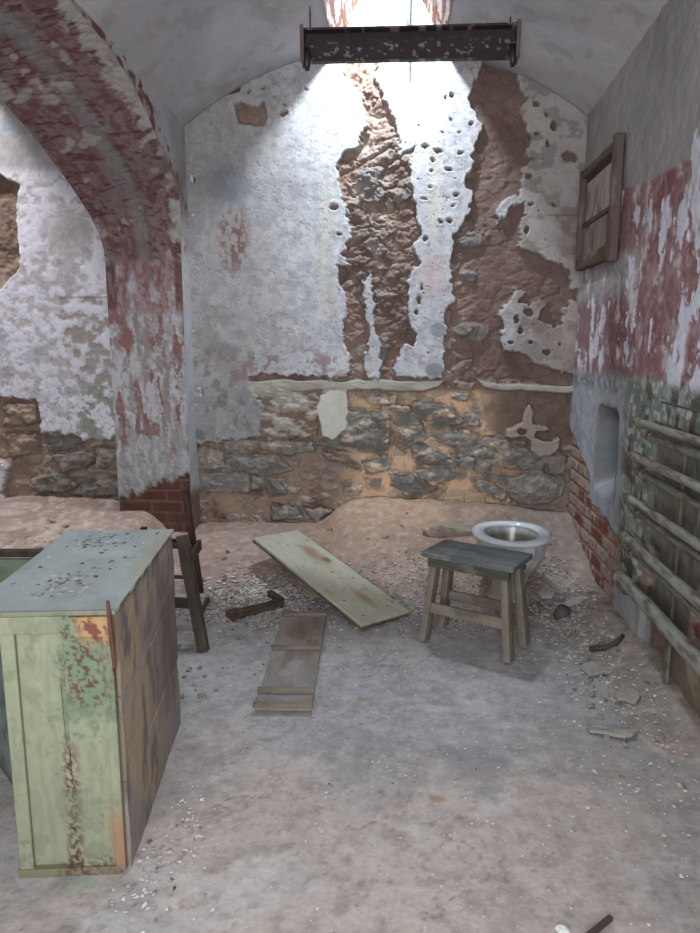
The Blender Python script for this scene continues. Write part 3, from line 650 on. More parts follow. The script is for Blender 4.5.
def floor():
    X = np.concatenate([np.arange(-4.34, -2.5, .12), np.arange(-2.5, 1.17, .0085)]); Y = np.concatenate([np.arange(-.6, 1.3, .1), np.arange(1.3, 4.68, .0085)])
    Xg, Yg = np.meshgrid(X, Y, indexing='ij')
    n1 = fbm(Xg*1.7, Yg*1.7, 801, 5); n2 = fbm(Xg*7, Yg*7, 804, 5, .6); n3 = fbm(Xg*28, Yg*28, 807, 4, .6); n4 = fbm(Xg*4+5, Yg*4, 811, 5)
    c = mix(np.broadcast_to(col((170, 168, 166)), Xg.shape+(3,)), sst(.4, .66, n4)*.4, (150, 149, 150))
    c = mix(c, sst(2.75, 1.9, Yg+.8*(n1-.5))*.75, (186, 168, 156))
    c = mix(c, sst(.52, .66, n1)*.5, (148, 146, 148))
    c = mix(c, sst(.5, .7, n2)*.3, (138, 131, 126)); c = mix(c, sst(.6, .66, fbm(Xg*3+9, Yg*3, 815, 4))*.5, (188, 184, 180))
    c = mix(c, sst(.5, .75, n3)*.35, (126, 118, 112)); c = mix(c, sst(.45, .25, n3)*.4, (186, 182, 176)); n5 = fbm(Xg*60, Yg*60, 819, 2); c = mix(c, sst(.76, .84, n5)*.3, (96, 88, 82)); c = mix(c, sst(.24, .18, n5)*.35, (206, 202, 198))
    c = mix(c, sst(.35, .9, Xg)*sst(3.3, 2.4, Yg)*.35, (132, 128, 124))
    c = mix(c, sst(3.1, 3.7, Yg)*.5, (150, 138, 128))
    for (px_, py_, rx, ry, m, cc) in ((.25, 2.2, .12, .16, .45, (118, 118, 122)), (.05, 1.85, .05, .03, .5, (200, 198, 200)), (-.35, 1.65, .05, .03, .5, (196, 192, 190)), (-.55, 1.6, .16, .04, .45, (192, 188, 186)), (.12, 2.55, .16, .025, .5, (188, 186, 184)), (.42, 2.45, .12, .03, .35, (190, 188, 186)), (-.15, 2.6, .05, .02, .5, (160, 122, 100)), (.12, 2.0, .03, .015, .6, (164, 120, 92)), (-.12, 3.1, .2, .03, .4, (176, 174, 172)), (-.9, 1.65, .3, .07, .5, (186, 184, 182))):
        c = mix(c, sst(1.2, .4, np.hypot((Xg-px_)/rx, (Yg-py_)/ry)+(n2-.5)*1.4)*m, cc)
    c = mix(c, sst(.1, 0, np.hypot((Xg+.85)*1.0, (Yg-1.58)*1.6)+(n3-.5)*.12)*.6, (140, 158, 140))
    f1, f2, idv = worley(Xg*1.6+n1*1.4, Yg*1.2+n1*1.4, 830)
    ck = sst(.02, .0, f2-f1)*sst(.35, .6, idv)
    c = mix(c, ck*.45, (96, 90, 86))
    z = .010*(n1-.5)+.006*(n2-.5)+.003*(n3-.5)-.004*ck
    o = grid_obj('floor', np.stack([Xg, Yg, z], -1), c, M_FLOOR, None, flip=False)
    tag(o, 'dusty grey concrete floor', kind='structure')
    # drifts of fallen earth
    m = Yg > 1.9
    h, a, b2 = drift_h(Xg, Yg)
    lump = fbm(Xg*16, Yg*16, 851, 4, .6)
    zz = h+.007*(lump-.5)*sst(.005, .05, h)+.004*(n3-.5)
    keepv = (h > .004) & m
    keep = keepv[:-1, :-1] | keepv[1:, 1:] | keepv[1:, :-1] | keepv[:-1, 1:]
    zz = np.where(h > .012, zz, h-.012+.004*(n3-.5))
    s = mix(np.broadcast_to(SAND, Xg.shape+(3,)), sst(.4, .65, a)*.5, (156, 130, 114)); s = mix(s, sst(.45, .62, b2)*.45, (140, 118, 104)); s = mix(s, sst(.6, .8, Yg-3.6)*sst(.5, .3, np.abs(Xg+.15))*.6, (198, 160, 128)); s = mix(s, sst(.5, .7, lump)*.3, (150, 128, 114))  # sand warmer and brighter mid-wall: skylight pool put into its colour
    s = mix(s, sst(4.15, 3.75, Yg+.3*(n2-.5))*.55, (150, 136, 126))
    s = mix(s, sst(-.55, -1.0, Xg)*sst(-1.6, -1.4, Xg)*.5, (152, 132, 122))
    s = mix(s, sst(.62, .8, Xg)*.75, (154, 142, 132)); s = mix(s, sst(3.9, 3.5, Yg)*sst(-1.3, -1.0, Xg)*.4, (150, 142, 136)); s = mix(s, sst(.75, .95, Xg)*sst(3.3, 2.8, Yg)*sst(.45, .55, n2)*.6, (128, 124, 108))
    s = mix(s, sst(-1.6, -1.9, Xg)*.5, (158, 142, 130)); s = mix(s, sst(-1.6, -1.9, Xg)*sst(.45, .6, n2)*.5, (128, 108, 96)); s = mix(s, sst(-1.6, -1.9, Xg)*sst(.55, .62, lump)*.5, (186, 172, 160)); s = mix(s, sst(.58, .66, n3)*.3, (128, 108, 96)); s = mix(s, sst(.40, .33, n3)*.3, (204, 194, 184))
    o = grid_obj('earth_drift', np.stack([Xg, Yg, zz], -1), s, M_DUST, keep, flip=False)
    tag(o, 'loose sandy earth fallen along the foot of the walls', 'fallen earth', kind='stuff')
floor()
def ground(x, y):
    h, _, _ = drift_h(np.array([[float(x)]]), np.array([[float(y)]])); return max(0.0, float(h[0, 0]))

# ------------------------------------------------------------------ wood colour functions
def grain(base, dark, light=None, ax=0, s=1, seed=900, wear=.5, k1=60):
    def f(V):
        o = [i for i in range(3) if i != ax]
        g = fbm(V[:, ax]*5*s+seed, (V[:, o[0]]*1.0+V[:, o[1]]*1.3)*k1, seed, 4, .6)
        p = fbm(V[:, ax]*9+seed, (V[:, o[0]]-V[:, o[1]])*14, seed+5, 4)
        c = mix(np.broadcast_to(col(base), V.shape), sst(.4, .65, g)*.6, dark)
        if light is not None: c = mix(c, sst(.5, .64, p)*wear, light)
        return c
    return f

# ------------------------------------------------------------------ green cupboard, left foreground
def cupboard():
    NR, NL, FR = np.array([-.735, 1.625]), np.array([-1.025, 1.655]), np.array([-.838, 2.375])
    yv = (FR-NR)/np.linalg.norm(FR-NR); xv = np.array([yv[1], -yv[0]])      # depth direction, rightwards
    Lg = np.linalg.norm(FR-NR); Wd = .335; Ht = .735
    root = empty('cupboard', (NR[0], NR[1], 0), math.atan2(xv[1], xv[0]))
    tag(root, 'large pale green wooden cupboard with flaking paint and a dusty top', 'cupboard')
    # local frame: +x towards the bare back, -x leftwards; y away from camera
    G1, G2 = col((134, 138, 110)), col((98, 118, 90)); RST = col((84, 52, 44))
    def paint(side):
        def f(V):
            # V local to root: x -W..0, z 0..H
            x, y, z = V[:, 0], V[:, 1], V[:, 2]
            n1 = fbm(x*14+side, z*12+y*9, 911, 5, .6); n2 = fbm(x*60+side, z*50+y*50, 914, 5, .65); n3 = fbm(x*70, z*12+y*70, 918, 3)
            c = mix(np.broadcast_to(G1, V.shape), sst(.4, .65, n1)*.4, (140, 146, 116)); c = mix(c, sst(.5, .65, n3)*.35, (108, 118, 90)); c = mix(c, sst(.6, .63, n2)*sst(.45, .6, n1)*.5, (104, 104, 82))
            dg = sst(-.15, -.10, x+.12*(n1-.5))*sst(.40, .50, z+.25*(n2-.5))
            c = mix(c, dg*.85, G2)
            n6 = fbm(x*120+side, z*95+y*90, 927, 4, .65); fl = dg*sst(.535, .56, n6)*sst(.40, .6, z-.3*(n1-.5))*.9+sst(.035, .0, np.abs(x+.125))*sst(.48, .52, n6)*sst(.44, .3, z)
            fl = fl+sst(.10, .02, z+.05*n1)*sst(-.22, -.12, x)*sst(.5, .54, n6)*.9
            c = mix(c, np.clip(fl, 0, 1), RST)
            wd = sst(-.045, -.02, x+.03*(n1-.5)+.0*z)*sst(.27, .1, z+.1*(n2-.5))
            c = mix(c, wd*.9, (150, 112, 84))
            cr = sst(-.10, -.05, x)*sst(.63, .68, z+.05*(n2-.5)); c = mix(c, cr*.8, (176, 130, 78)); c = mix(c, cr*sst(.52, .58, n2), (112, 58, 40))
            c = mix(c, sst(.62, .66, fbm(x*14, z*14, 921, 4))*.5, (112, 118, 92))
            return c
        return f
    def part(nm, cx, cy, cz, sx, sy, sz, colf, res=.005, rnd=.003, mat=M_PAINT, deform=None):
        off = np.array([cx, cy, cz])
        fr = (off, (1, 0, 0), (0, 1, 0), (0, 0, 1))
        cf = (lambda V: colf(V+off)) if callable(colf) else colf
        b = Bag().add(*dense_box((sx, sy, sz), res, fr, deform, cf, rnd))
        return b.build(nm, mat, root)
    p = paint(0)
    part('side_panel', -.165, .016, .355, .18, .014, .69, p)                # recessed board
    part('side_board', -.062, .010, .355, .118, .024, .69, p)
    part('stile', -.255, .008, .355, .036, .026, .71, p)
    part('stile', -.012+.004, .006, .36, .026, .030, .70, p)
    part('top_rail', -.185, .003, .712, .19, .036, .046, p)
    part('corner_block', -.045, -.002, .708, .098, .046, .054, p)
    part('plinth_strip', -.142, .004, .012, .27, .030, .024, lambda V: mix(p(V), np.full(len(V), .5), (100, 84, 62)))
    # far end and hidden side
    part('end_panel', -.142, Lg-.012, .36, .27, .02, .70, p, .04)
    # back of raw boards smeared with old paint
    def raw(V):
        x, y, z = V[:, 0], V[:, 1], V[:, 2]
        n1 = fbm(y*9, z*4, 931, 5, .6); n2 = fbm(y*30, z*7, 934, 5, .6); n3 = fbm(y*13+3, z*6, 938, 5, .6)
        c = mix(np.broadcast_to(col((148, 136, 128)), V.shape), sst(.42, .62, n1)*.7, (112, 98, 92))
        c = mix(c, sst(.5, .62, n2)*.6, (158, 144, 132)); c = mix(c, sst(.5, .58, n3)*sst(.6, .2, y)*.8, (180, 156, 124))
        stp = sst(.028, .012, np.abs(z-.52-.16*(y-.3)+.01*n1))+sst(.022, .01, np.abs(z-.27-.22*(y-.3)))*sst(.2, .4, y)*.7
        c = mix(c, stp*.55, (152, 146, 150)); c = mix(c, sst(.02, .008, y)*.8, (96, 86, 66))
        c = mix(c, sst(.55, .66, fbm(y*2.5, z*2, 941, 4))*.6, (146, 140, 142))
        c = mix(c, sst(.3, .6, y)*sst(.1, .3, z)*sst(.7, .5, z)*.5, (104, 86, 78))
        return c
    def ddf(V):
        V = V.copy(); V[:, 0] += .006*(fbm(V[:, 1]*6, V[:, 2]*4, 944, 4)-.5)*2; return V
    for k, (z0, z1) in enumerate(((.0, .255), (.257, .50), (.502, .734))):
        part('back_board', .008, Lg/2+.004, (z0+z1)/2, .016, Lg-.014, z1-z0, raw, .008, .003, M_WOOD, ddf)
    # dusty top
    def top(V):
        x, y, z = V[:, 0], V[:, 1], V[:, 2]
        n1 = fbm(x*8, y*6, 951, 4); n2 = fbm(x*24, y*24, 954, 5, .6)
        c = mix(np.broadcast_to(col((170, 182, 178)), V.shape), sst(.4, .65, n1)*.6, (156, 162, 162)); c = mix(c, sst(.5, .7, n2)*.4, (204, 206, 200))
        c = mix(c, sst(.6, .66, n2)*sst(.2, .6, n1)*.5, (134, 138, 128))
        c = mix(c, sst(-.04, .0, x)*sst(.1, .3, y)*.5, (168, 156, 124)); c = mix(c, sst(.748, .744, z)*sst(.44, .52, n2)*.85, (84, 78, 62)); c = mix(c, sst(-.011, -.014, y)*.85, (108, 108, 84))
        return c
    part('top_board', -.168, Lg/2-.002, .742, .375, Lg+.03, .014, top, .007, .004)
    # flakes lying on the top count as its dirt
    # thin rusty rod standing at the corner
    b = Bag().add(*tube([(.012, -.022, .60), (.008, -.026, .70), (.004, -.020, .775)], [.0055, .006, .0045], (92, 50, 40), 8))
    b.build('iron_strap', M_IRON, root)
    # vertical gaps between boards
    for (x0, z0, z1, w) in ((-.243, .03, .64, .0024), (-.128, .38, .56, .0012), (-.122, .12, .36, .002), (-.105, .10, .25, .0014)):
        V, Fq, C = tube([(x0+.004*math.sin(z*9), -.0005 if x0 > -.2 else .0, z) for z in np.linspace(z0, z1, 20)], w*.6, (44, 38, 30), 6)
        V[:, 1] = V[:, 1]*.4+(.0 if x0 > -.2 else .009)
        Bag().add(V, Fq, C).build('board_gap', M_WOOD, root)
    # open door on the far left side
    def dcol(V):
        n1 = fbm(V[:, 0]*5, V[:, 2]*5, 961, 4); n2 = fbm(V[:, 0]*22, V[:, 2]*22, 964, 4)
        c = mix(np.broadcast_to(col((118, 132, 128)), V.shape), sst(.4, .6, n1)*.5, (96, 108, 108)); c = mix(c, sst(.58, .64, n2)*.5, (84, 80, 72))
        return mix(c, sst(-.26, -.30, V[:, 2]), (84, 78, 68))
    r2 = empty('loose_door', (-1.13, 1.865, 0)); tag(r2, 'grey-green wooden door leaf standing on the floor left of the cupboard', 'door leaf')
    w_ = .46; dirw = np.array([-.118, .112, 0]); dirw /= np.linalg.norm(dirw); nrm = np.array([-dirw[1], dirw[0], 0])
    Bag().add(*dense_box((w_, .02, .60), .012, (dirw*w_/2+np.array([0, 0, .302]), dirw, nrm, (0, 0, 1)), None, dcol, .003)).build('leaf', M_PAINT, r2)
    Bag().add(*tube([dirw*(w_-.06)+nrm*t+np.array([0, 0, .38]) for t in (-.010, -.02, -.03, -.036)], [.006, .007, .014, .009], (60, 50, 44), 12)).build('knob', M_IRON, r2)
cupboard()

# green board with dark top rail behind the cupboard
def headboard():
    root = empty('bed_end', (-1.72, 2.70, 0), math.radians(4)); tag(root, 'low green painted panel with a dark top rail standing behind the cupboard', 'bed end')
    gc = grain((112, 138, 108), (84, 110, 84), (140, 150, 124), 0, 1, 971, .5, 30)
    Bag().add(*dense_box((.66, .022, .38), .012, ((0, 0, .33), (1, 0, 0), (0, 1, 0), (0, 0, 1)), None, gc, .003)).build('panel', M_PAINT, root)
    dk = grain((66, 58, 52), (48, 42, 38), (92, 80, 70), 0, 1, 975)
    Bag().add(*dense_box((.76, .045, .028), .015, ((0, 0, .545), (1, 0, 0), (0, 1, 0), (0, 0, 1)), None, dk, .006)).build('top_rail', M_WOOD, root)
    for s in (-1, 1):
        Bag().add(*dense_box((.04, .04, .53), .015, ((s*.345, 0, .265), (1, 0, 0), (0, 1, 0), (0, 0, 1)), None, dk, .005)).build('leg', M_WOOD, root)
headboard()

# ------------------------------------------------------------------ broken chair leaning behind the cupboard
def broken_chair():
    root = empty('broken_chair', (-1.05, 3.1, 0)); tag(root, 'broken dark wooden chair frame without a seat, standing behind the green cupboard', 'chair')
    B = np.array([-1.05, 3.1, 0])
    dk = grain((86, 74, 64), (62, 52, 46), (118, 104, 92), 0, 1, 981); rd = grain((74, 44, 38), (52, 34, 30), (96, 70, 58), 0, 1, 985)
    def leg(a, b, w, h, c, nm='leg', sd=(0, 1, 0)):
        Bag().add(*bar(np.array(a)-B, np.array(b)-B, w, h, c, .015, sd, .004, .12, 5)).build(nm, M_WOOD, root)
    leg((-.915, 3.0, .0), (-1.035, 3.12, .52), .05, .045, dk)                       # thick front leg
    leg((-.985, 3.22, .20), (-1.07, 3.30, .70), .028, .03, rd, 'back_post')     # slender back post
    leg((-1.235, 3.02, .0), (-1.17, 3.13, .47), .045, .04, rd)                   # leg hidden by the cupboard
    leg((-1.31, 3.30, .04), (-1.30, 3.33, .50), .028, .03, rd, 'back_post')
    for za, zb, th in ((.47, .49, .020), (.32, .325, .016), (.19, .2, .05)):
        leg((-.985, 3.10, za), (-1.19, 3.10, zb), .022, th, dk, 'rail', (0, 0, 1))
    leg((-1.02, 3.29, .42), (-1.30, 3.32, .43), .016, .05, rd, 'back_rail', (0, 0, 1))
    leg((-.93, 3.03, .17), (-.95, 3.22, .17), .02, .022, dk, 'side_rail', (0, 0, 1))
    leg((-.985, 3.1, .42), (-1.0, 3.28, .43), .02, .05, dk, 'side_rail', (0, 0, 1))
broken_chair()

# ------------------------------------------------------------------ long pale green board on the drift
def big_board():
    a = np.array([(-.887+-.67)/2-.0, (4.0+4.25)/2, .245]); b = np.array([(.029-.183)/2, (3.488+3.252)/2, .028])
    ex = (b-a); L = np.linalg.norm(ex); ex /= L
    s = np.array([.217, .25, 0.0]); s -= ex*(s @ ex); s /= np.linalg.norm(s); ez = np.cross(ex, s)
    root = empty('wooden_board', tuple((a+b)/2)); tag(root, 'long pale green painted board tilted on the earth in the middle, with two rust-brown stains', 'board')
    def cf(V):
        x, y, z = V[:, 0], V[:, 1], V[:, 2]
        n1 = fbm(x*6, y*9, 1001, 4); n2 = fbm(x*24, y*24, 1004, 4, .6); g = fbm(x*8, y*70, 1009, 3)
        c = mix(np.broadcast_to(col((182, 180, 158)), V.shape), sst(.42, .65, n1)*.5, (168, 166, 146)); c = mix(c, sst(.5, .7, g)*.25, (150, 148, 124))
        c = mix(c, sst(1.1, .2, np.hypot((x+.22)/.18, (y-.06)/.075)+(n1-.5)*.9)*.75, (136, 104, 76))
        c = mix(c, sst(1, .2, np.hypot((x+.12)/.05, (y-.09)/.035)+(n1-.5)*.6)*.7, (104, 66, 50))
        c = mix(c, sst(1.1, .2, np.hypot((x-.33)/.14, (y-.02)/.04)+(n1-.5)*.9)*.65, (146, 112, 84))
        c = mix(c, sst(-.30, -.5, x)*.4, (168, 152, 136)); c = mix(c, sst(.70, .74, n2)*.5, (130, 120, 100))
        dots = np.zeros(len(V))
        for (dx, dy) in ((-.36, -.02), (-.1, -.09), (.02, .03), (.12, .1), (.3, -.1), (.44, .08), (.46, -.1), (.2, -.02)): dots = np.maximum(dots, sst(.008, .004, np.hypot(x-dx, y-dy)))
        c = mix(c, dots, (60, 44, 34))
        c = mix(c, sst(.006, -.004, z), (104, 84, 66)); return mix(c, sst(.006, -.004, z)*sst(.5, .6, n2)*.6, (62, 50, 42))
    fr = ((0, 0, 0), ex, s, ez)
    Bag().add(*dense_box((L, .325, .03), .008, fr, None, cf, .003)).build('plank', M_PAINT, root)
    dk = grain((84, 68, 54), (60, 48, 40), None, 1, 1, 1015)
    for u in (-.30, .34):
        fr2 = (ex*u-ez*.026, ex, s, ez)
        Bag().add(*dense_box((.05, .27, .02), .02, fr2, None, dk, .003)).build('batten', M_WOOD, root)
big_board()

# ------------------------------------------------------------------ small batten panel on the floor
def batten_panel():
    q = np.array([(-.565, 2.47), (-.337, 2.475), (-.388, 3.44), (-.615, 3.41)])
    c0 = q.mean(0); ex = (q[3]+q[2]-q[0]-q[1]); L = np.linalg.norm(ex)/2; ex = ex/np.linalg.norm(ex); ey = np.array([-ex[1], ex[0]])
    root = empty('batten_panel', (c0[0], c0[1], .012)); tag(root, 'small grey-brown board with four crosswise battens lying flat on the floor', 'board')
    X, Y, Zz = np.array([*ex, 0]), np.array([*ey, 0]), np.array([0, 0, 1.])
    g = grain((136, 124, 114), (112, 102, 96), (152, 146, 142), 0, 1, 1021, .7, 40)
    def cf(V):
        c = g(V); n = fbm(V[:, 0]*5, V[:, 1]*9, 1025, 4)
        c = mix(c, sst(1.1, .2, np.hypot((V[:, 0]-.28)/.2, V[:, 1]/.1)+(n-.5))*.5, (122, 92, 72)); return mix(c, sst(-.02, -.3, V[:, 0])*.5, (140, 138, 138))
    Bag().add(*dense_box((L-.01, .222, .014), .01, ((0, 0, .004), X, Y, Zz), None, cf, .002)).build('plank', M_WOOD, root)
    bc = grain((112, 98, 84), (84, 72, 62), (150, 138, 122), 1, 1, 1031)
    for u, w, h in ((-.468, .030, .017), (-.355, .024, .02), (.05, .022, .02), (.455, .022, .02)):
        Bag().add(*dense_box((w, .232, h), .01, (X*u+Zz*(.011+h/2), X, Y, Zz), None, bc, .003)).build('batten', M_WOOD, root)
batten_panel()

# ------------------------------------------------------------------ stool
def stool():
    top = [np.array(p) for p in ((.10, 3.155, .45), (.492, 2.935, .45), (.594, 3.21, .45), (.20, 3.43, .45))]
    c = sum(top)/4; ex = top[1]-top[0]+top[2]-top[3]; L = np.linalg.norm(ex)/2; ex /= np.linalg.norm(ex); ey = np.cross((0, 0, 1), ex)
    root = empty('wooden_stool', (c[0], c[1], 0), math.atan2(ex[1], ex[0])); tag(root, 'small worn wooden stool with splayed legs standing in front of the toilet', 'stool')
    seat = grain((108, 112, 110), (76, 80, 80), (142, 142, 136), 0, 1, 1101, .5, 60)
    W = .255; H = .45
    def df(V):
        V = V.copy(); V[:, 2] += .002*(fbm(V[:, 0]*6, V[:, 1]*60, 1107, 3)-.5); return V
    for s in (-1, 1):
        Bag().add(*dense_box((L, W/2-.001, .026), .008, ((0, s*W/4, H-.013), (1, 0, 0), (0, 1, 0), (0, 0, 1)), df, seat, .004)).build('seat_board', M_WOOD, root)
    ap = grain((88, 86, 72), (62, 62, 52), (112, 122, 96), 0, 1, 1111, .6)
    lg = grain((124, 112, 98), (92, 82, 72), (144, 134, 118), 0, 1, 1115, .5)
    for s in (-1, 1):
        Bag().add(*dense_box((L-.05, .02, .048), .01, ((0, s*(W/2-.028), H-.05), (1, 0, 0), (0, 1, 0), (0, 0, 1)), None, ap, .003)).build('apron', M_WOOD, root)
    for sx in (-1, 1):
        for sy in (-1, 1):
            a = (sx*(L/2-.055), sy*(W/2-.055), H-.027); b = (sx*(L/2-.012), sy*(W/2-.025), .006)
            Bag().add(*bar(a, b, .034, .062, lg, .012, (0, 1, 0), .004, .08, 9+sx+sy)).build('leg', M_WOOD, root)
    for sy in (-1, 1):
        zz = .175; xx = L/2-.036
        Bag().add(*bar((-xx, sy*(W/2-.028), zz), (xx, sy*(W/2-.028), zz), .018, .05, lg, .012, (0, 0, 1), .003, .05, 21)).build('stretcher', M_WOOD, root)
    for sx in (-1, 1):
        Bag().add(*bar((sx*(L/2-.06), -(W/2-.05), H-.055), (sx*(L/2-.06), W/2-.05, H-.055), .018, .045, ap, .012, (0, 0, 1), .003)).build('cross_rail', M_WOOD, root)
stool()

# ------------------------------------------------------------------ toilet bowl
def toilet():
    cx, cy = .592, 3.755
    root = empty('toilet_bowl', (cx, cy, 0)); tag(root, 'old white porcelain toilet bowl without seat or lid, dusty, near the right wall', 'toilet')
    K = 56
    def ring(a, b, z, dy=0, ex=2.2, egg=.12):
        t = np.linspace(0, 2*math.pi, K, endpoint=False)
        x = a*np.sign(np.cos(t))*np.abs(np.cos(t))**(2/ex); y = b*np.sign(np.sin(t))*np.abs(np.sin(t))**(2/ex)
        x = x*(1+egg*y/b*.6); return np.stack([x, y+dy, np.full(K, z)], 1)
    def loft(rs, cl, cf):
        V = np.vstack(rs); n = len(rs); F_ = [(i*K+j, i*K+(j+1) % K, (i+1)*K+(j+1) % K, (i+1)*K+j) for i in range(n-1) for j in range(K)]
        if cl: V = np.vstack([V, rs[0].mean(0)]); e = len(V)-1; F_ += [(e, (j+2) % K, (j+1) % K, j) for j in range(0, K, 2)]
        return V, np.array(F_), cf(V)
    def pc(V):
        n = fbm(V[:, 0]*14+V[:, 1]*9, V[:, 2]*14, 1201, 4); n2 = fbm(V[:, 0]*40+V[:, 1]*30, V[:, 2]*40, 1205, 3)
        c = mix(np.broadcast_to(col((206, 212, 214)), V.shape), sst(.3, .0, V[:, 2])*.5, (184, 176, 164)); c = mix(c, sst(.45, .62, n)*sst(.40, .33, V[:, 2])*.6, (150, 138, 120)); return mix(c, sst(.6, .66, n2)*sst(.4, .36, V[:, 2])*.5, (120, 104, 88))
    outer = [ring(.115, .16, .0, .02, 2.6, 0), ring(.118, .163, .03, .02, 2.6, 0), ring(.098, .14, .06, .02, 2.5, 0), ring(.092, .13, .12, .02, 2.4, 0), ring(.112, .145, .17, .01), ring(.152, .185, .22, 0), ring(.176, .210, .27, 0), ring(.184, .222, .32, 0), ring(.186, .224, .376, 0)]
    Bag().add(*loft(outer, True, pc)).build('bowl_body', M_PORC, root, True)
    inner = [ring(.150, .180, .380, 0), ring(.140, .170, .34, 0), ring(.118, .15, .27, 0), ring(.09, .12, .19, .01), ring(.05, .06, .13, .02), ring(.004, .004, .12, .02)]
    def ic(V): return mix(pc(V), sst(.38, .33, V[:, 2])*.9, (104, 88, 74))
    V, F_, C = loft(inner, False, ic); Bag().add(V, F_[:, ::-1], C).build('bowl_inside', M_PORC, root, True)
    rim = []
    for t in np.linspace(0, 2*math.pi, 17):
        m = .0255*math.cos(t); rim.append(ring(.176+m*1.3, .212+m*1.3, .388+.018*math.sin(t), 0))
    Bag().add(*loft(rim, False, lambda V: np.broadcast_to(col((214, 222, 228)), V.shape))).build('rim', M_PORC, root, True)
toilet()

# ------------------------------------------------------------------ pipe radiator on the right wall
def pipes():
    root = empty('pipe_radiator', (1.0, 2.6, 0)); B = np.array([1.0, 2.6, 0])
    tag(root, 'heating coil of long grey-green iron pipes running along the right wall', 'radiator')
    def pcol(seed, a=(136, 138, 126), b=(104, 104, 92)):
        def f(V):
            n = fbm(V[:, 1]*7+seed, V[:, 2]*30+V[:, 0]*30, seed, 4); n2 = fbm(V[:, 1]*26+seed, V[:, 2]*60+V[:, 0]*50, seed+3, 4)
            c = mix(np.broadcast_to(col(a), V.shape), sst(.4, .65, n)*.6, b); c = mix(c, sst(.54, .60, n2)*.8, (88, 66, 52)); return mix(c, sst(.6, .66, n)*.4, (164, 164, 150))
        return f
    pairs = [((3.10, 1.078), (3.02, 1.022), .0155, .0175), ((3.10, .926), (3.10, .853), .0175, .016), ((3.14, .735), (3.11, .672), .018, .016), ((3.16, .549), (3.15, .482), .0215, .015), ((3.19, .352), (3.16, .302), .0295, .018)]
    for i, ((ya, za), (yb, zb), ra, rb) in enumerate(pairs):
        ys = np.linspace(ya, .2, 60)
        def wv(y, s): return .003*math.sin(y*3+s)
        P1 = [(0+wv(y, i), y, za+.0) for y in ys]; P2 = [(.035+wv(y, i+2), y, zb) for y in np.linspace(yb, .2, 60)]
        V, F_, C = tube(np.array(P1)-[0, 2.6, 0], ra, pcol(1300+i*7), 18); Bag().add(V, F_, C).build('pipe', M_IRON, root, True)
        V, F_, C = tube(np.array(P2)-[0, 2.6, 0], rb, pcol(1340+i*7, (122, 124, 112), (92, 90, 78)), 16); Bag().add(V, F_, C).build('pipe', M_IRON, root, True)
        # return bend joining the pair, with collars
        t = np.linspace(math.pi/2, 3*math.pi/2, 14); rr = (za-zb)/2; yc = min(ya, yb)+.0
        bend = [(.017*(1+math.sin(-k+math.pi))*.0+.0175-.0175*math.sin(k), yc-math.cos(k)*rr*1.2-0, (za+zb)/2+math.sin(k)*rr) for k in t]
        V, F_, C = tube(np.array(bend)-[0, 2.6, 0], max(ra, rb)*1.18, pcol(1380+i, (112, 106, 92), (84, 72, 60)), 16); Bag().add(V, F_, C).build('return_bend', M_IRON, root, True)
        for yy, zz, r_, xx in ((ya-.03, za, ra, 0), (yb-.03, zb, rb, .035)):
            V, F_, C = tube([(xx, yy-2.6-.02, zz), (xx, yy-2.6+.02, zz)], r_*1.28, pcol(1390+i, (118, 114, 100), (88, 78, 64)), 16); Bag().add(V, F_, C).build('collar', M_IRON, root, True)
    for yy in (2.70, 1.5):
        V, F_, C = bar((.055, yy-2.6, .03), (.055, yy-2.6, 1.12), .012, .035, pcol(1395, (96, 92, 78), (76, 68, 56)), .03, (0, 1, 0), .002)
        Bag().add(V, F_, C).build('bracket', M_IRON, root)
pipes()
b = Bag().add(*tube([(1.045, y, 1.172+.002*math.sin(y*9)) for y in np.linspace(.2, 2.94, 40)], .0048, (84, 66, 54), 8))
tag(b.build('iron_rod', M_IRON, None, True), 'thin rusty rod fixed along the right wall just above the pipes', 'rod')

# ------------------------------------------------------------------ wooden frame on the right wall
def wall_frame():
    root = empty('wall_frame', (XR, 4.12, 1.85)); tag(root, 'old dark wooden cabinet frame hung high on the right wall near the corner', 'wall cabinet')
    dk = grain((104, 88, 80), (76, 64, 58), (150, 138, 124), 2, 1, 1401, .5); dkh = grain((100, 84, 70), (70, 58, 50), (150, 140, 126), 1, 1, 1405, .5)
    pale = grain((160, 156, 146), (138, 130, 120), (112, 84, 74), 2, 1, 1409, .6, 20)
    def bx(nm, x0, x1, y0, y1, z0, z1, c, mat=M_WOOD, shear=0):
        o = np.array([(x0+x1)/2, (y0+y1)/2, (z0+z1)/2]); fr = (o-np.array([XR, 4.12, 1.85]), (1, 0, 0), (0, 1, 0), (0, 0, 1))
        Bag().add(*dense_box((x1-x0, y1-y0, z1-z0), .01, fr, None, c, .004)).build(nm, mat, root)
    x0 = XR-.055; x1 = XR-.010
    bx('stile', x0, x1, 3.75, 3.80, 1.82, 2.43, dk); bx('stile', x0, x1, 4.42, 4.46, 1.85, 2.41, dk)
    bx('top_rail', x0, x1, 3.815, 4.44, 2.36, 2.40, dkh); bx('bottom_rail', x0, x1, 3.815, 4.44, 1.84, 1.91, dkh)
    bx('middle_rail', x0+.02, x1, 3.815, 4.44, 2.085, 2.11, dkh)
    bx('back_panel', XR-.022, XR-.014, 3.81, 4.45, 2.10, 2.38, grain((78, 66, 60), (60, 52, 48), None, 1, 1, 1412))
    bx('door_panel', x0+.03, x0+.045, 3.84, 4.40, 2.115, 2.33, pale, M_PAINT)
    bx('lower_panel', x0+.03, x0+.045, 3.815, 4.44, 1.91, 2.085, grain((140, 130, 120), (110, 92, 80), (84, 58, 50), 2, 1, 1415, .8, 20), M_PAINT)
    bx('slat', x0+.018, x0+.03, 3.83, 3.85, 1.91, 2.33, dk)
wall_frame()

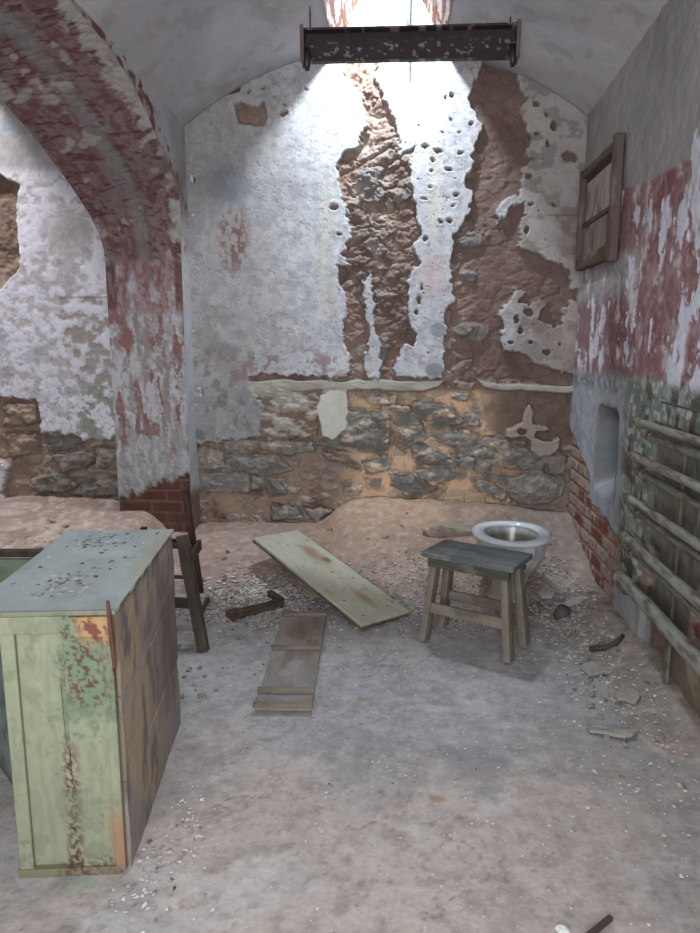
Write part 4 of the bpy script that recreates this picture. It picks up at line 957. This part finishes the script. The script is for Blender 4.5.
# ------------------------------------------------------------------ iron channel beam across the skylight
def beam():
    root = empty('iron_beam', (0, 4.0, 2.952)); root.scale = (.952, .952, .952); tag(root, 'dark rusty iron beam with flaking paint hanging across the top of the back wall', 'beam')
    def bc(V):
        n = fbm(V[:, 0]*30, V[:, 2]*60, 1501, 4, .6); n1 = fbm(V[:, 0]*6, V[:, 2]*20, 1504, 4)
        c = mix(np.broadcast_to(col((50, 38, 40)), V.shape), sst(.4, .6, n1)*.6, (38, 30, 34)); return mix(c, sst(.65, .67, n)*sst(.045, .0, V[:, 2])*.8, (150, 134, 126))
    Zr = .011; fr = lambda x, y, z: ((x, y, z), (math.cos(Zr/1.17), 0, -Zr/1.17*.9), (0, 1, 0), (Zr/1.17*.9, 0, math.cos(Zr/1.17)))
    Bag().add(*dense_box((1.15, .012, .145), .008, fr(0, 0, .0), None, bc, .003)).build('web', M_IRON, root)
    Bag().add(*dense_box((1.15, .06, .012), .012, fr(0, -.03, .070), None, bc, .003)).build('flange', M_IRON, root)
    Bag().add(*dense_box((1.15, .045, .010), .012, fr(0, .02, -.070), None, bc, .003)).build('flange', M_IRON, root)
    for s, zz in ((-1, .006), (1, -.006)):
        c = grain((104, 88, 80), (66, 50, 46), (150, 140, 130), 2, 1, 1511)
        Bag().add(*dense_box((.022, .12, .185), .01, ((s*.586, 0, zz+.0), (1, 0, 0), (0, 1, 0), (0, 0, 1)), None, c, .004)).build('end_plate', M_IRON, root)
        V, F_, C = tube([(s*.560, -.02, zz-.02), (s*.562, -.03, zz-.07), (s*.562, -.03, zz-.105), (s*.562, -.015, zz-.128)], [.016, .02, .022, .012], (44, 40, 44), 12)
        Bag().add(V, F_, C).build('hook', M_DARK, root, True)
    for s in (-1, 1):
        V, F_, C = bar((s*.55, .03, .05), (s*.55, .03, .135 if s > 0 else .26), .008, .008, bc, .02)
        Bag().add(V, F_, C).build('hanger', M_IRON, root)
beam()

# ------------------------------------------------------------------ loose pieces
def rock(r, seed, base, dark, sq=(1, 1, .6), jag=.35):
    rr = np.random.RandomState(seed); n, m = 12, 18
    u = np.linspace(0.0, math.pi, n); v = np.linspace(0, 2*math.pi, m, endpoint=False)
    U, W = np.meshgrid(u, v, indexing='ij')
    D = np.stack([np.sin(U)*np.cos(W), np.sin(U)*np.sin(W), np.cos(U)], -1)
    pl = rr.randn(8, 3); pl /= np.linalg.norm(pl, axis=1)[:, None]; dd = rr.uniform(.5, .9, 8)
    k = np.min(np.where((D @ pl.T) > .05, dd/np.maximum(D @ pl.T, .05), 9), -1); k = np.clip(k, .3, 1.15)
    P = D*k[..., None]*r*np.array(sq)
    i = np.arange(n*m).reshape(n, m); j = np.roll(i, -1, 1)
    Fq = np.stack([i[:-1], i[1:], j[1:], j[:-1]], -1).reshape(-1, 4)
    nz = fbm(D[..., 0].ravel()*3+seed, D[..., 1].ravel()*3+D[..., 2].ravel()*2, 1600, 3)
    C = mix(np.broadcast_to(col(base), (n*m, 3)), sst(.4, .65, nz)*.7, dark)
    return P.reshape(-1, 3), Fq, C

# half-buried pale stone in the earth
V, F_, C = rock(.19, 5, (172, 154, 134), (140, 130, 116), (1, .55, .5)); o = Bag().add(V, F_, C).build('fallen_stone', M_DUST, None, False)
gy = 4.28; o.location = (.30, gy, ground(.30, gy)-.01); o.rotation_euler = (.2, .1, .35)
tag(o, 'large pale stone half buried in the earth below the back wall, behind the stool', 'stone')

# bent strip of rusty iron / broken wood bracket
root = empty('bent_bracket', (-.76, 3.5, .0)); tag(root, 'bent brown bracket of scrap lying left of the small batten board', 'scrap bracket')
dk = grain((84, 68, 56), (60, 48, 40), (112, 98, 86), 0, 1, 1701)
h0 = ground(-.76, 3.5)
for nm, a, b_, w, h in (('long_arm', (-.09, -.11, .045), (.11, .08, .045), .035, .045), ('short_arm', (.115, .075, .05), (.02, .19, .05), .03, .045), ('foot', (-.13, -.06, .03), (-.08, -.13, .03), .07, .06)):
    Bag().add(*bar(np.array(a)+[0, 0, h0-.02], np.array(b_)+[0, 0, h0-.02], w, h, dk, .01, (0, 0, 1), .003, .2, 33)).build(nm, M_WOOD, root)

# sticks
def stick(nm, a, b_, w, h, c, label, cat):
    a = np.array([*a[:2], a[2]+ground(*a[:2])]); b_ = np.array([*b_[:2], b_[2]+ground(*b_[:2])])
    o = Bag().add(*bar(a, b_, w, h, c, .01, (0, 0, 1), .003, .25, 41)).build(nm, M_WOOD)
    return tag(o, label, cat)
stick('stick', (.445, 1.49, .008), (.525, 1.555, .012), .012, .010, (74, 62, 56), 'short dark stick on the floor at the bottom right of the view', 'stick')
o = Bag().add(*tube([(.86, 3.09, ground(.86, 3.09)+.015), (.92, 3.075, ground(.92, 3.075)+.012), (.97, 3.075, ground(.97, 3.075)+.016), (1.01, 3.10, ground(1.01, 3.10)+.03)], [.013, .014, .013, .009], (66, 60, 56), 10)).build('broken_pipe_piece', M_IRON, None, True)
tag(o, 'short curved piece of dark pipe lying at the foot of the right wall', 'pipe piece')
o = Bag().add(*tube([(0, 0, 0), (0, 0, .03), (.004, .002, .07)], [.038, .042, .032], (84, 78, 74), 12)).build('broken_cup', M_IRON, None, True)
o.location = (.815, 3.50, ground(.815, 3.5)-.01); o.rotation_euler = (.2, .25, .3)
tag(o, 'small dark stub of broken fitting in the rubble right of the toilet', 'broken fitting')
V, F_, C = rock(.018, 31, (214, 212, 206), (190, 188, 182), (1, .8, .5)); o = Bag().add(V, F_, C).build('plaster_chip', M_DUST); o.location = (.397, 1.512, .006)
tag(o, 'single white chip on the floor beside the dark stick, bottom right', 'chip')

# plaster sheets and chunks as individuals
def slab(sx, sy, th, seed, base, dark):
    rr = np.random.RandomState(seed); K = 12; a = np.linspace(0, 2*math.pi, K, endpoint=False)+rr.uniform(-.15, .15, K); r = rr.uniform(.65, 1.1, K)
    o = np.stack([np.cos(a)*r*sx, np.sin(a)*r*sy], 1); V = []
    for z, s in ((-th/2, .95), (th/2, 1), (th/2+.001, .9)): V += [(x*s, y*s, z+th*.4*math.sin(x*40+seed)) for x, y in o]
    V += [(0, 0, th/2+.002), (0, 0, -th/2)]; V = np.array(V); Fq = []
    for l in (0, 1): Fq += [(l*K+j, l*K+(j+1) % K, (l+1)*K+(j+1) % K, (l+1)*K+j) for j in range(K)]
    for j in range(0, K, 2): Fq += [(3*K, 2*K+j, 2*K+(j+1) % K, 2*K+(j+2) % K), (3*K+1, (j+2) % K, (j+1) % K, j)]
    nz = fbm(V[:, 0]*40, V[:, 1]*40+seed, 1650, 3)
    return V, np.array(Fq), mix(np.broadcast_to(col(base), V.shape), sst(.4, .6, nz)*.5, dark)
W1, W2 = (190, 190, 190), (150, 144, 138)
singles = [((.90, 3.62), .10, .035, 'jagged white plaster flake lying over the dark broken fitting', .4), ((.80, 3.78), .07, .05, 'broad white plaster flake on the rubble between toilet and right wall', 1.0),
           ((.86, 2.92), .09, .06, 'grey plaster slab in the rubble below the curved pipe piece', .2), ((.90, 2.66), .08, .05, 'rounded grey lump of plaster midway along the right wall', 1.4),
           ((.78, 2.42), .10, .05, 'flat grey slab fragment furthest out on the floor by the right wall', -.2), ((.33, 3.55), .05, .05, 'white plaster flake seen between the legs of the stool', .7),
           ((-.72, 3.72), .07, .05, 'white plaster sheet in the flakes behind the bent bracket', .3)]
for i, ((x, y), sx, sy, lb, rz) in enumerate(singles):
    V, F_, C = slab(sx, sy, .012, 50+i, W1 if i in (0, 1, 5, 6) else (158, 152, 142), W2)
    o = Bag().add(V, F_, C).build('plaster_fragment', M_DUST); o.location = (x, y, ground(x, y)+.012); o.rotation_euler = (R_.uniform(-.15, .15), R_.uniform(-.15, .15), rz)
    tag(o, lb, 'plaster fragment')
# chunks that nothing tells apart
protos = []
for i in range(6):
    V, F_, C = rock(.022, 70+i, (168, 156, 144) if i % 2 else (150, 134, 120), (130, 116, 106), (1, .8, .7))
    protos.append((V, F_, C))
def scatter_chunks(n, fx, label, group):
    mes = {}
    for k in range(n):
        x, y, s = fx()
        i = R_.randrange(6)
        if i not in mes:
            o = Bag().add(*protos[i]).build('rubble_chunk', M_DUST); mes[i] = o
        else:
            o = mes[i].copy(); COL.objects.link(o)
        o.location = (x, y, ground(x, y)+.006*s); o.rotation_euler = (R_.uniform(-.5, .5), R_.uniform(-.5, .5), R_.uniform(0, 6.28)); o.scale = (s, s*R_.uniform(.7, 1), s*R_.uniform(.6, 1))
        tag(o, label, 'rubble chunk', group)
scatter_chunks(46, lambda: (R_.uniform(.72, 1.0), R_.uniform(2.1, 4.0), R_.uniform(.3, 1.0)), 'small chunk of rubble strewn along the foot of the right wall', 'rubble chunks by the right wall')
scatter_chunks(26, lambda: (R_.uniform(-1.1, -.75), R_.uniform(2.55, 2.85), R_.uniform(.3, .7)), 'small dark crumb of rubble on the floor right of the broken chair', 'crumbs near the broken chair')
scatter_chunks(16, lambda: (R_.uniform(-1.1, 1.0), R_.uniform(4.05, 4.42), R_.uniform(.4, 1.1)), 'small chunk of rubble fallen below the back wall', 'rubble chunks below the back wall')
scatter_chunks(14, lambda: (R_.uniform(-2.5, -1.95), R_.uniform(3.6, 4.3), R_.uniform(.7, 2.0)), 'chunk of rubble on the heap beyond the arch', 'rubble chunks beyond the arch')

# countless paint flakes
def flakes():
    rr = np.random.RandomState(99); pos = []
    def cl(n, cx, cy, sx, sy, sz): 
        p = np.stack([rr.normal(cx, sx, n), rr.normal(cy, sy, n), rr.uniform(.35, 1, n)*sz], 1); pos.append(p)
    cl(900, -.78, 3.75, .20, .12, .016); cl(500, -.62, 3.45, .16, .14, .012); cl(420, -.98, 3.5, .16, .12, .013)
    cl(900, .10, 3.78, .22, .16, .011); cl(500, .25, 3.5, .25, .16, .010); cl(420, .83, 3.75, .10, .22, .014); cl(420, .82, 3.3, .10, .3, .011)
    cl(300, .85, 2.6, .12, .4, .009); cl(260, -.55, 3.1, .25, .2, .008); cl(120, -.64, 1.75, .05, .15, .009); cl(70, -.72, 1.55, .12, .05, .008)
    cl(260, -2.1, 3.6, .3, .3, .018); cl(160, 0, 2.9, .5, .3, .006)
    n = 1500; pos.append(np.stack([rr.uniform(-1.1, 1.0, n), rr.uniform(1.35, 3.6, n), rr.uniform(.2, .8, n)**2*.009], 1))
    p = np.vstack(pos); p = p[(p[:, 0] < 1.03) & (p[:, 1] < 4.45) & (p[:, 1] > 1.3) & ~((p[:, 0] < -.74) & (p[:, 0] > -1.3) & (p[:, 1] < 2.4))]
    p = p[~((p[:, 0] > -1.89) & (p[:, 0] < -1.38) & (p[:, 1] > 4.4))]
    h, _, _ = drift_h(p[:, 0][None], p[:, 1][None]); h = np.maximum(h[0], 0)
    N_ = len(p); a0 = rr.uniform(0, 6.28, N_)
    V = np.zeros((N_, 8, 3)); tx = rr.uniform(-.22, .22, N_); ty = rr.uniform(-.22, .22, N_)
    for k in range(4):
        a = a0+k*math.pi/2+rr.uniform(-.3, .3, N_); r = p[:, 2]*rr.uniform(.5, 1.1, N_)
        x = np.cos(a)*r; y = np.sin(a)*r; z = x*tx+y*ty
        for l, dz in ((0, 0), (4, .0016)):
            V[:, k+l, 0] = p[:, 0]+x; V[:, k+l, 1] = p[:, 1]+y; V[:, k+l, 2] = h+.0045+z+dz
    base = np.arange(N_)[:, None, None]*8
    q = np.array([[4, 5, 6, 7], [3, 2, 1, 0], [0, 1, 5, 4], [1, 2, 6, 5], [2, 3, 7, 6], [3, 0, 4, 7]])[None]
    Fq = (base+q).reshape(-1, 4)
    pal = np.array([(206, 204, 200), (190, 188, 186), (170, 164, 156), (150, 140, 130), (176, 186, 170), (214, 210, 204), (120, 104, 94), (90, 78, 70)])
    C = pal[rr.choice(8, N_, p=[.26, .2, .14, .1, .07, .15, .05, .03])]; C = np.repeat(C, 8, 0)
    o = mesh_from('paint_flakes', V.reshape(-1, 3), Fq, C, M_DUST, None, False)
    tag(o, 'countless flakes of paint and plaster strewn over floor and earth', 'paint flakes', kind='stuff')
flakes()
# flakes on the cupboard top
def top_flakes():
    rr = np.random.RandomState(5); N_ = 150
    px_ = np.concatenate([rr.normal(-1.02, .05, 50), rr.normal(-.93, .05, 50), rr.uniform(-1.15, -.8, 50)]); py_ = np.concatenate([rr.normal(2.2, .05, 50), rr.normal(1.8, .06, 50), rr.uniform(1.68, 2.34, 50)])
    px_ = np.clip(px_, -1.10, -.86); V = np.zeros((N_, 8, 3)); r0 = rr.uniform(.003, .009, N_)
    for k in range(4):
        a = k*math.pi/2+rr.uniform(-.5, .5, N_); x = np.cos(a)*r0; y = np.sin(a)*r0
        for l, dz in ((0, 0), (4, .0018)): V[:, k+l] = np.stack([px_+x, py_+y, .7495+dz+.0*x], 1)
    q = np.array([[4, 5, 6, 7], [3, 2, 1, 0], [0, 1, 5, 4], [1, 2, 6, 5], [2, 3, 7, 6], [3, 0, 4, 7]])[None]
    pal = np.array([(196, 196, 192), (110, 108, 100), (150, 150, 142)]); C = np.repeat(pal[rr.choice(3, N_)], 8, 0)
    o = mesh_from('paint_flakes', V.reshape(-1, 3), (np.arange(N_)[:, None, None]*8+q).reshape(-1, 4), C, M_DUST, None, False)
    tag(o, 'loose paint flakes lying on top of the green cupboard', 'paint flakes', kind='stuff')
top_flakes()

# ------------------------------------------------------------------ light
W = bpy.data.worlds.new('daylight'); SC.world = W; W.use_nodes = True
bg = W.node_tree.nodes['Background']; bg.inputs[0].default_value = (.80, .86, 1, 1); bg.inputs[1].default_value = 1.0
def area(name, loc, tgt, sx, sy, power, color):
    l = bpy.data.lights.new(name, 'AREA'); l.shape = 'RECTANGLE'; l.size = sx; l.size_y = sy; l.energy = power; l.color = color
    o = bpy.data.objects.new(name, l); COL.objects.link(o); o.location = loc
    from mathutils import Vector
    d = Vector(tgt)-Vector(loc); o.rotation_euler = d.to_track_quat('-Z', 'Y').to_euler(); return o
area('skylight_daylight', (-.045, 4.13, 3.62), (-.12, 4.60, 2.3), .17, .10, 47, (.78, .89, 1))
area('skylight_daylight_left', (-3.06, 4.02, 3.80), (-2.9, 4.6, 2.2), .28, .25, 70, (.95, .94, 1))
area('doorway_daylight', (-.3, -.5, 1.3), (-.3, 4.2, 2.6), 1.6, 1.9, 46, (.97, .98, 1))

cam = bpy.data.cameras.new('camera'); co = bpy.data.objects.new('camera', cam); COL.objects.link(co)
cam.sensor_fit = 'VERTICAL'; cam.sensor_height = 36; cam.lens = 36*F/933; cam.clip_start = .02
from mathutils import Matrix
mw = Matrix.Identity(4)
for i in range(3): mw[i][0] = rt[i]; mw[i][1] = up[i]; mw[i][2] = -fw[i]; mw[i][3] = CP[i]
co.matrix_world = mw
SC.camera = co
SC.view_settings.view_transform = 'Standard'; SC.view_settings.look = 'None'; SC.view_settings.gamma = 1
SC.view_settings.use_curve_mapping = False; SC.view_settings.exposure = 0.58
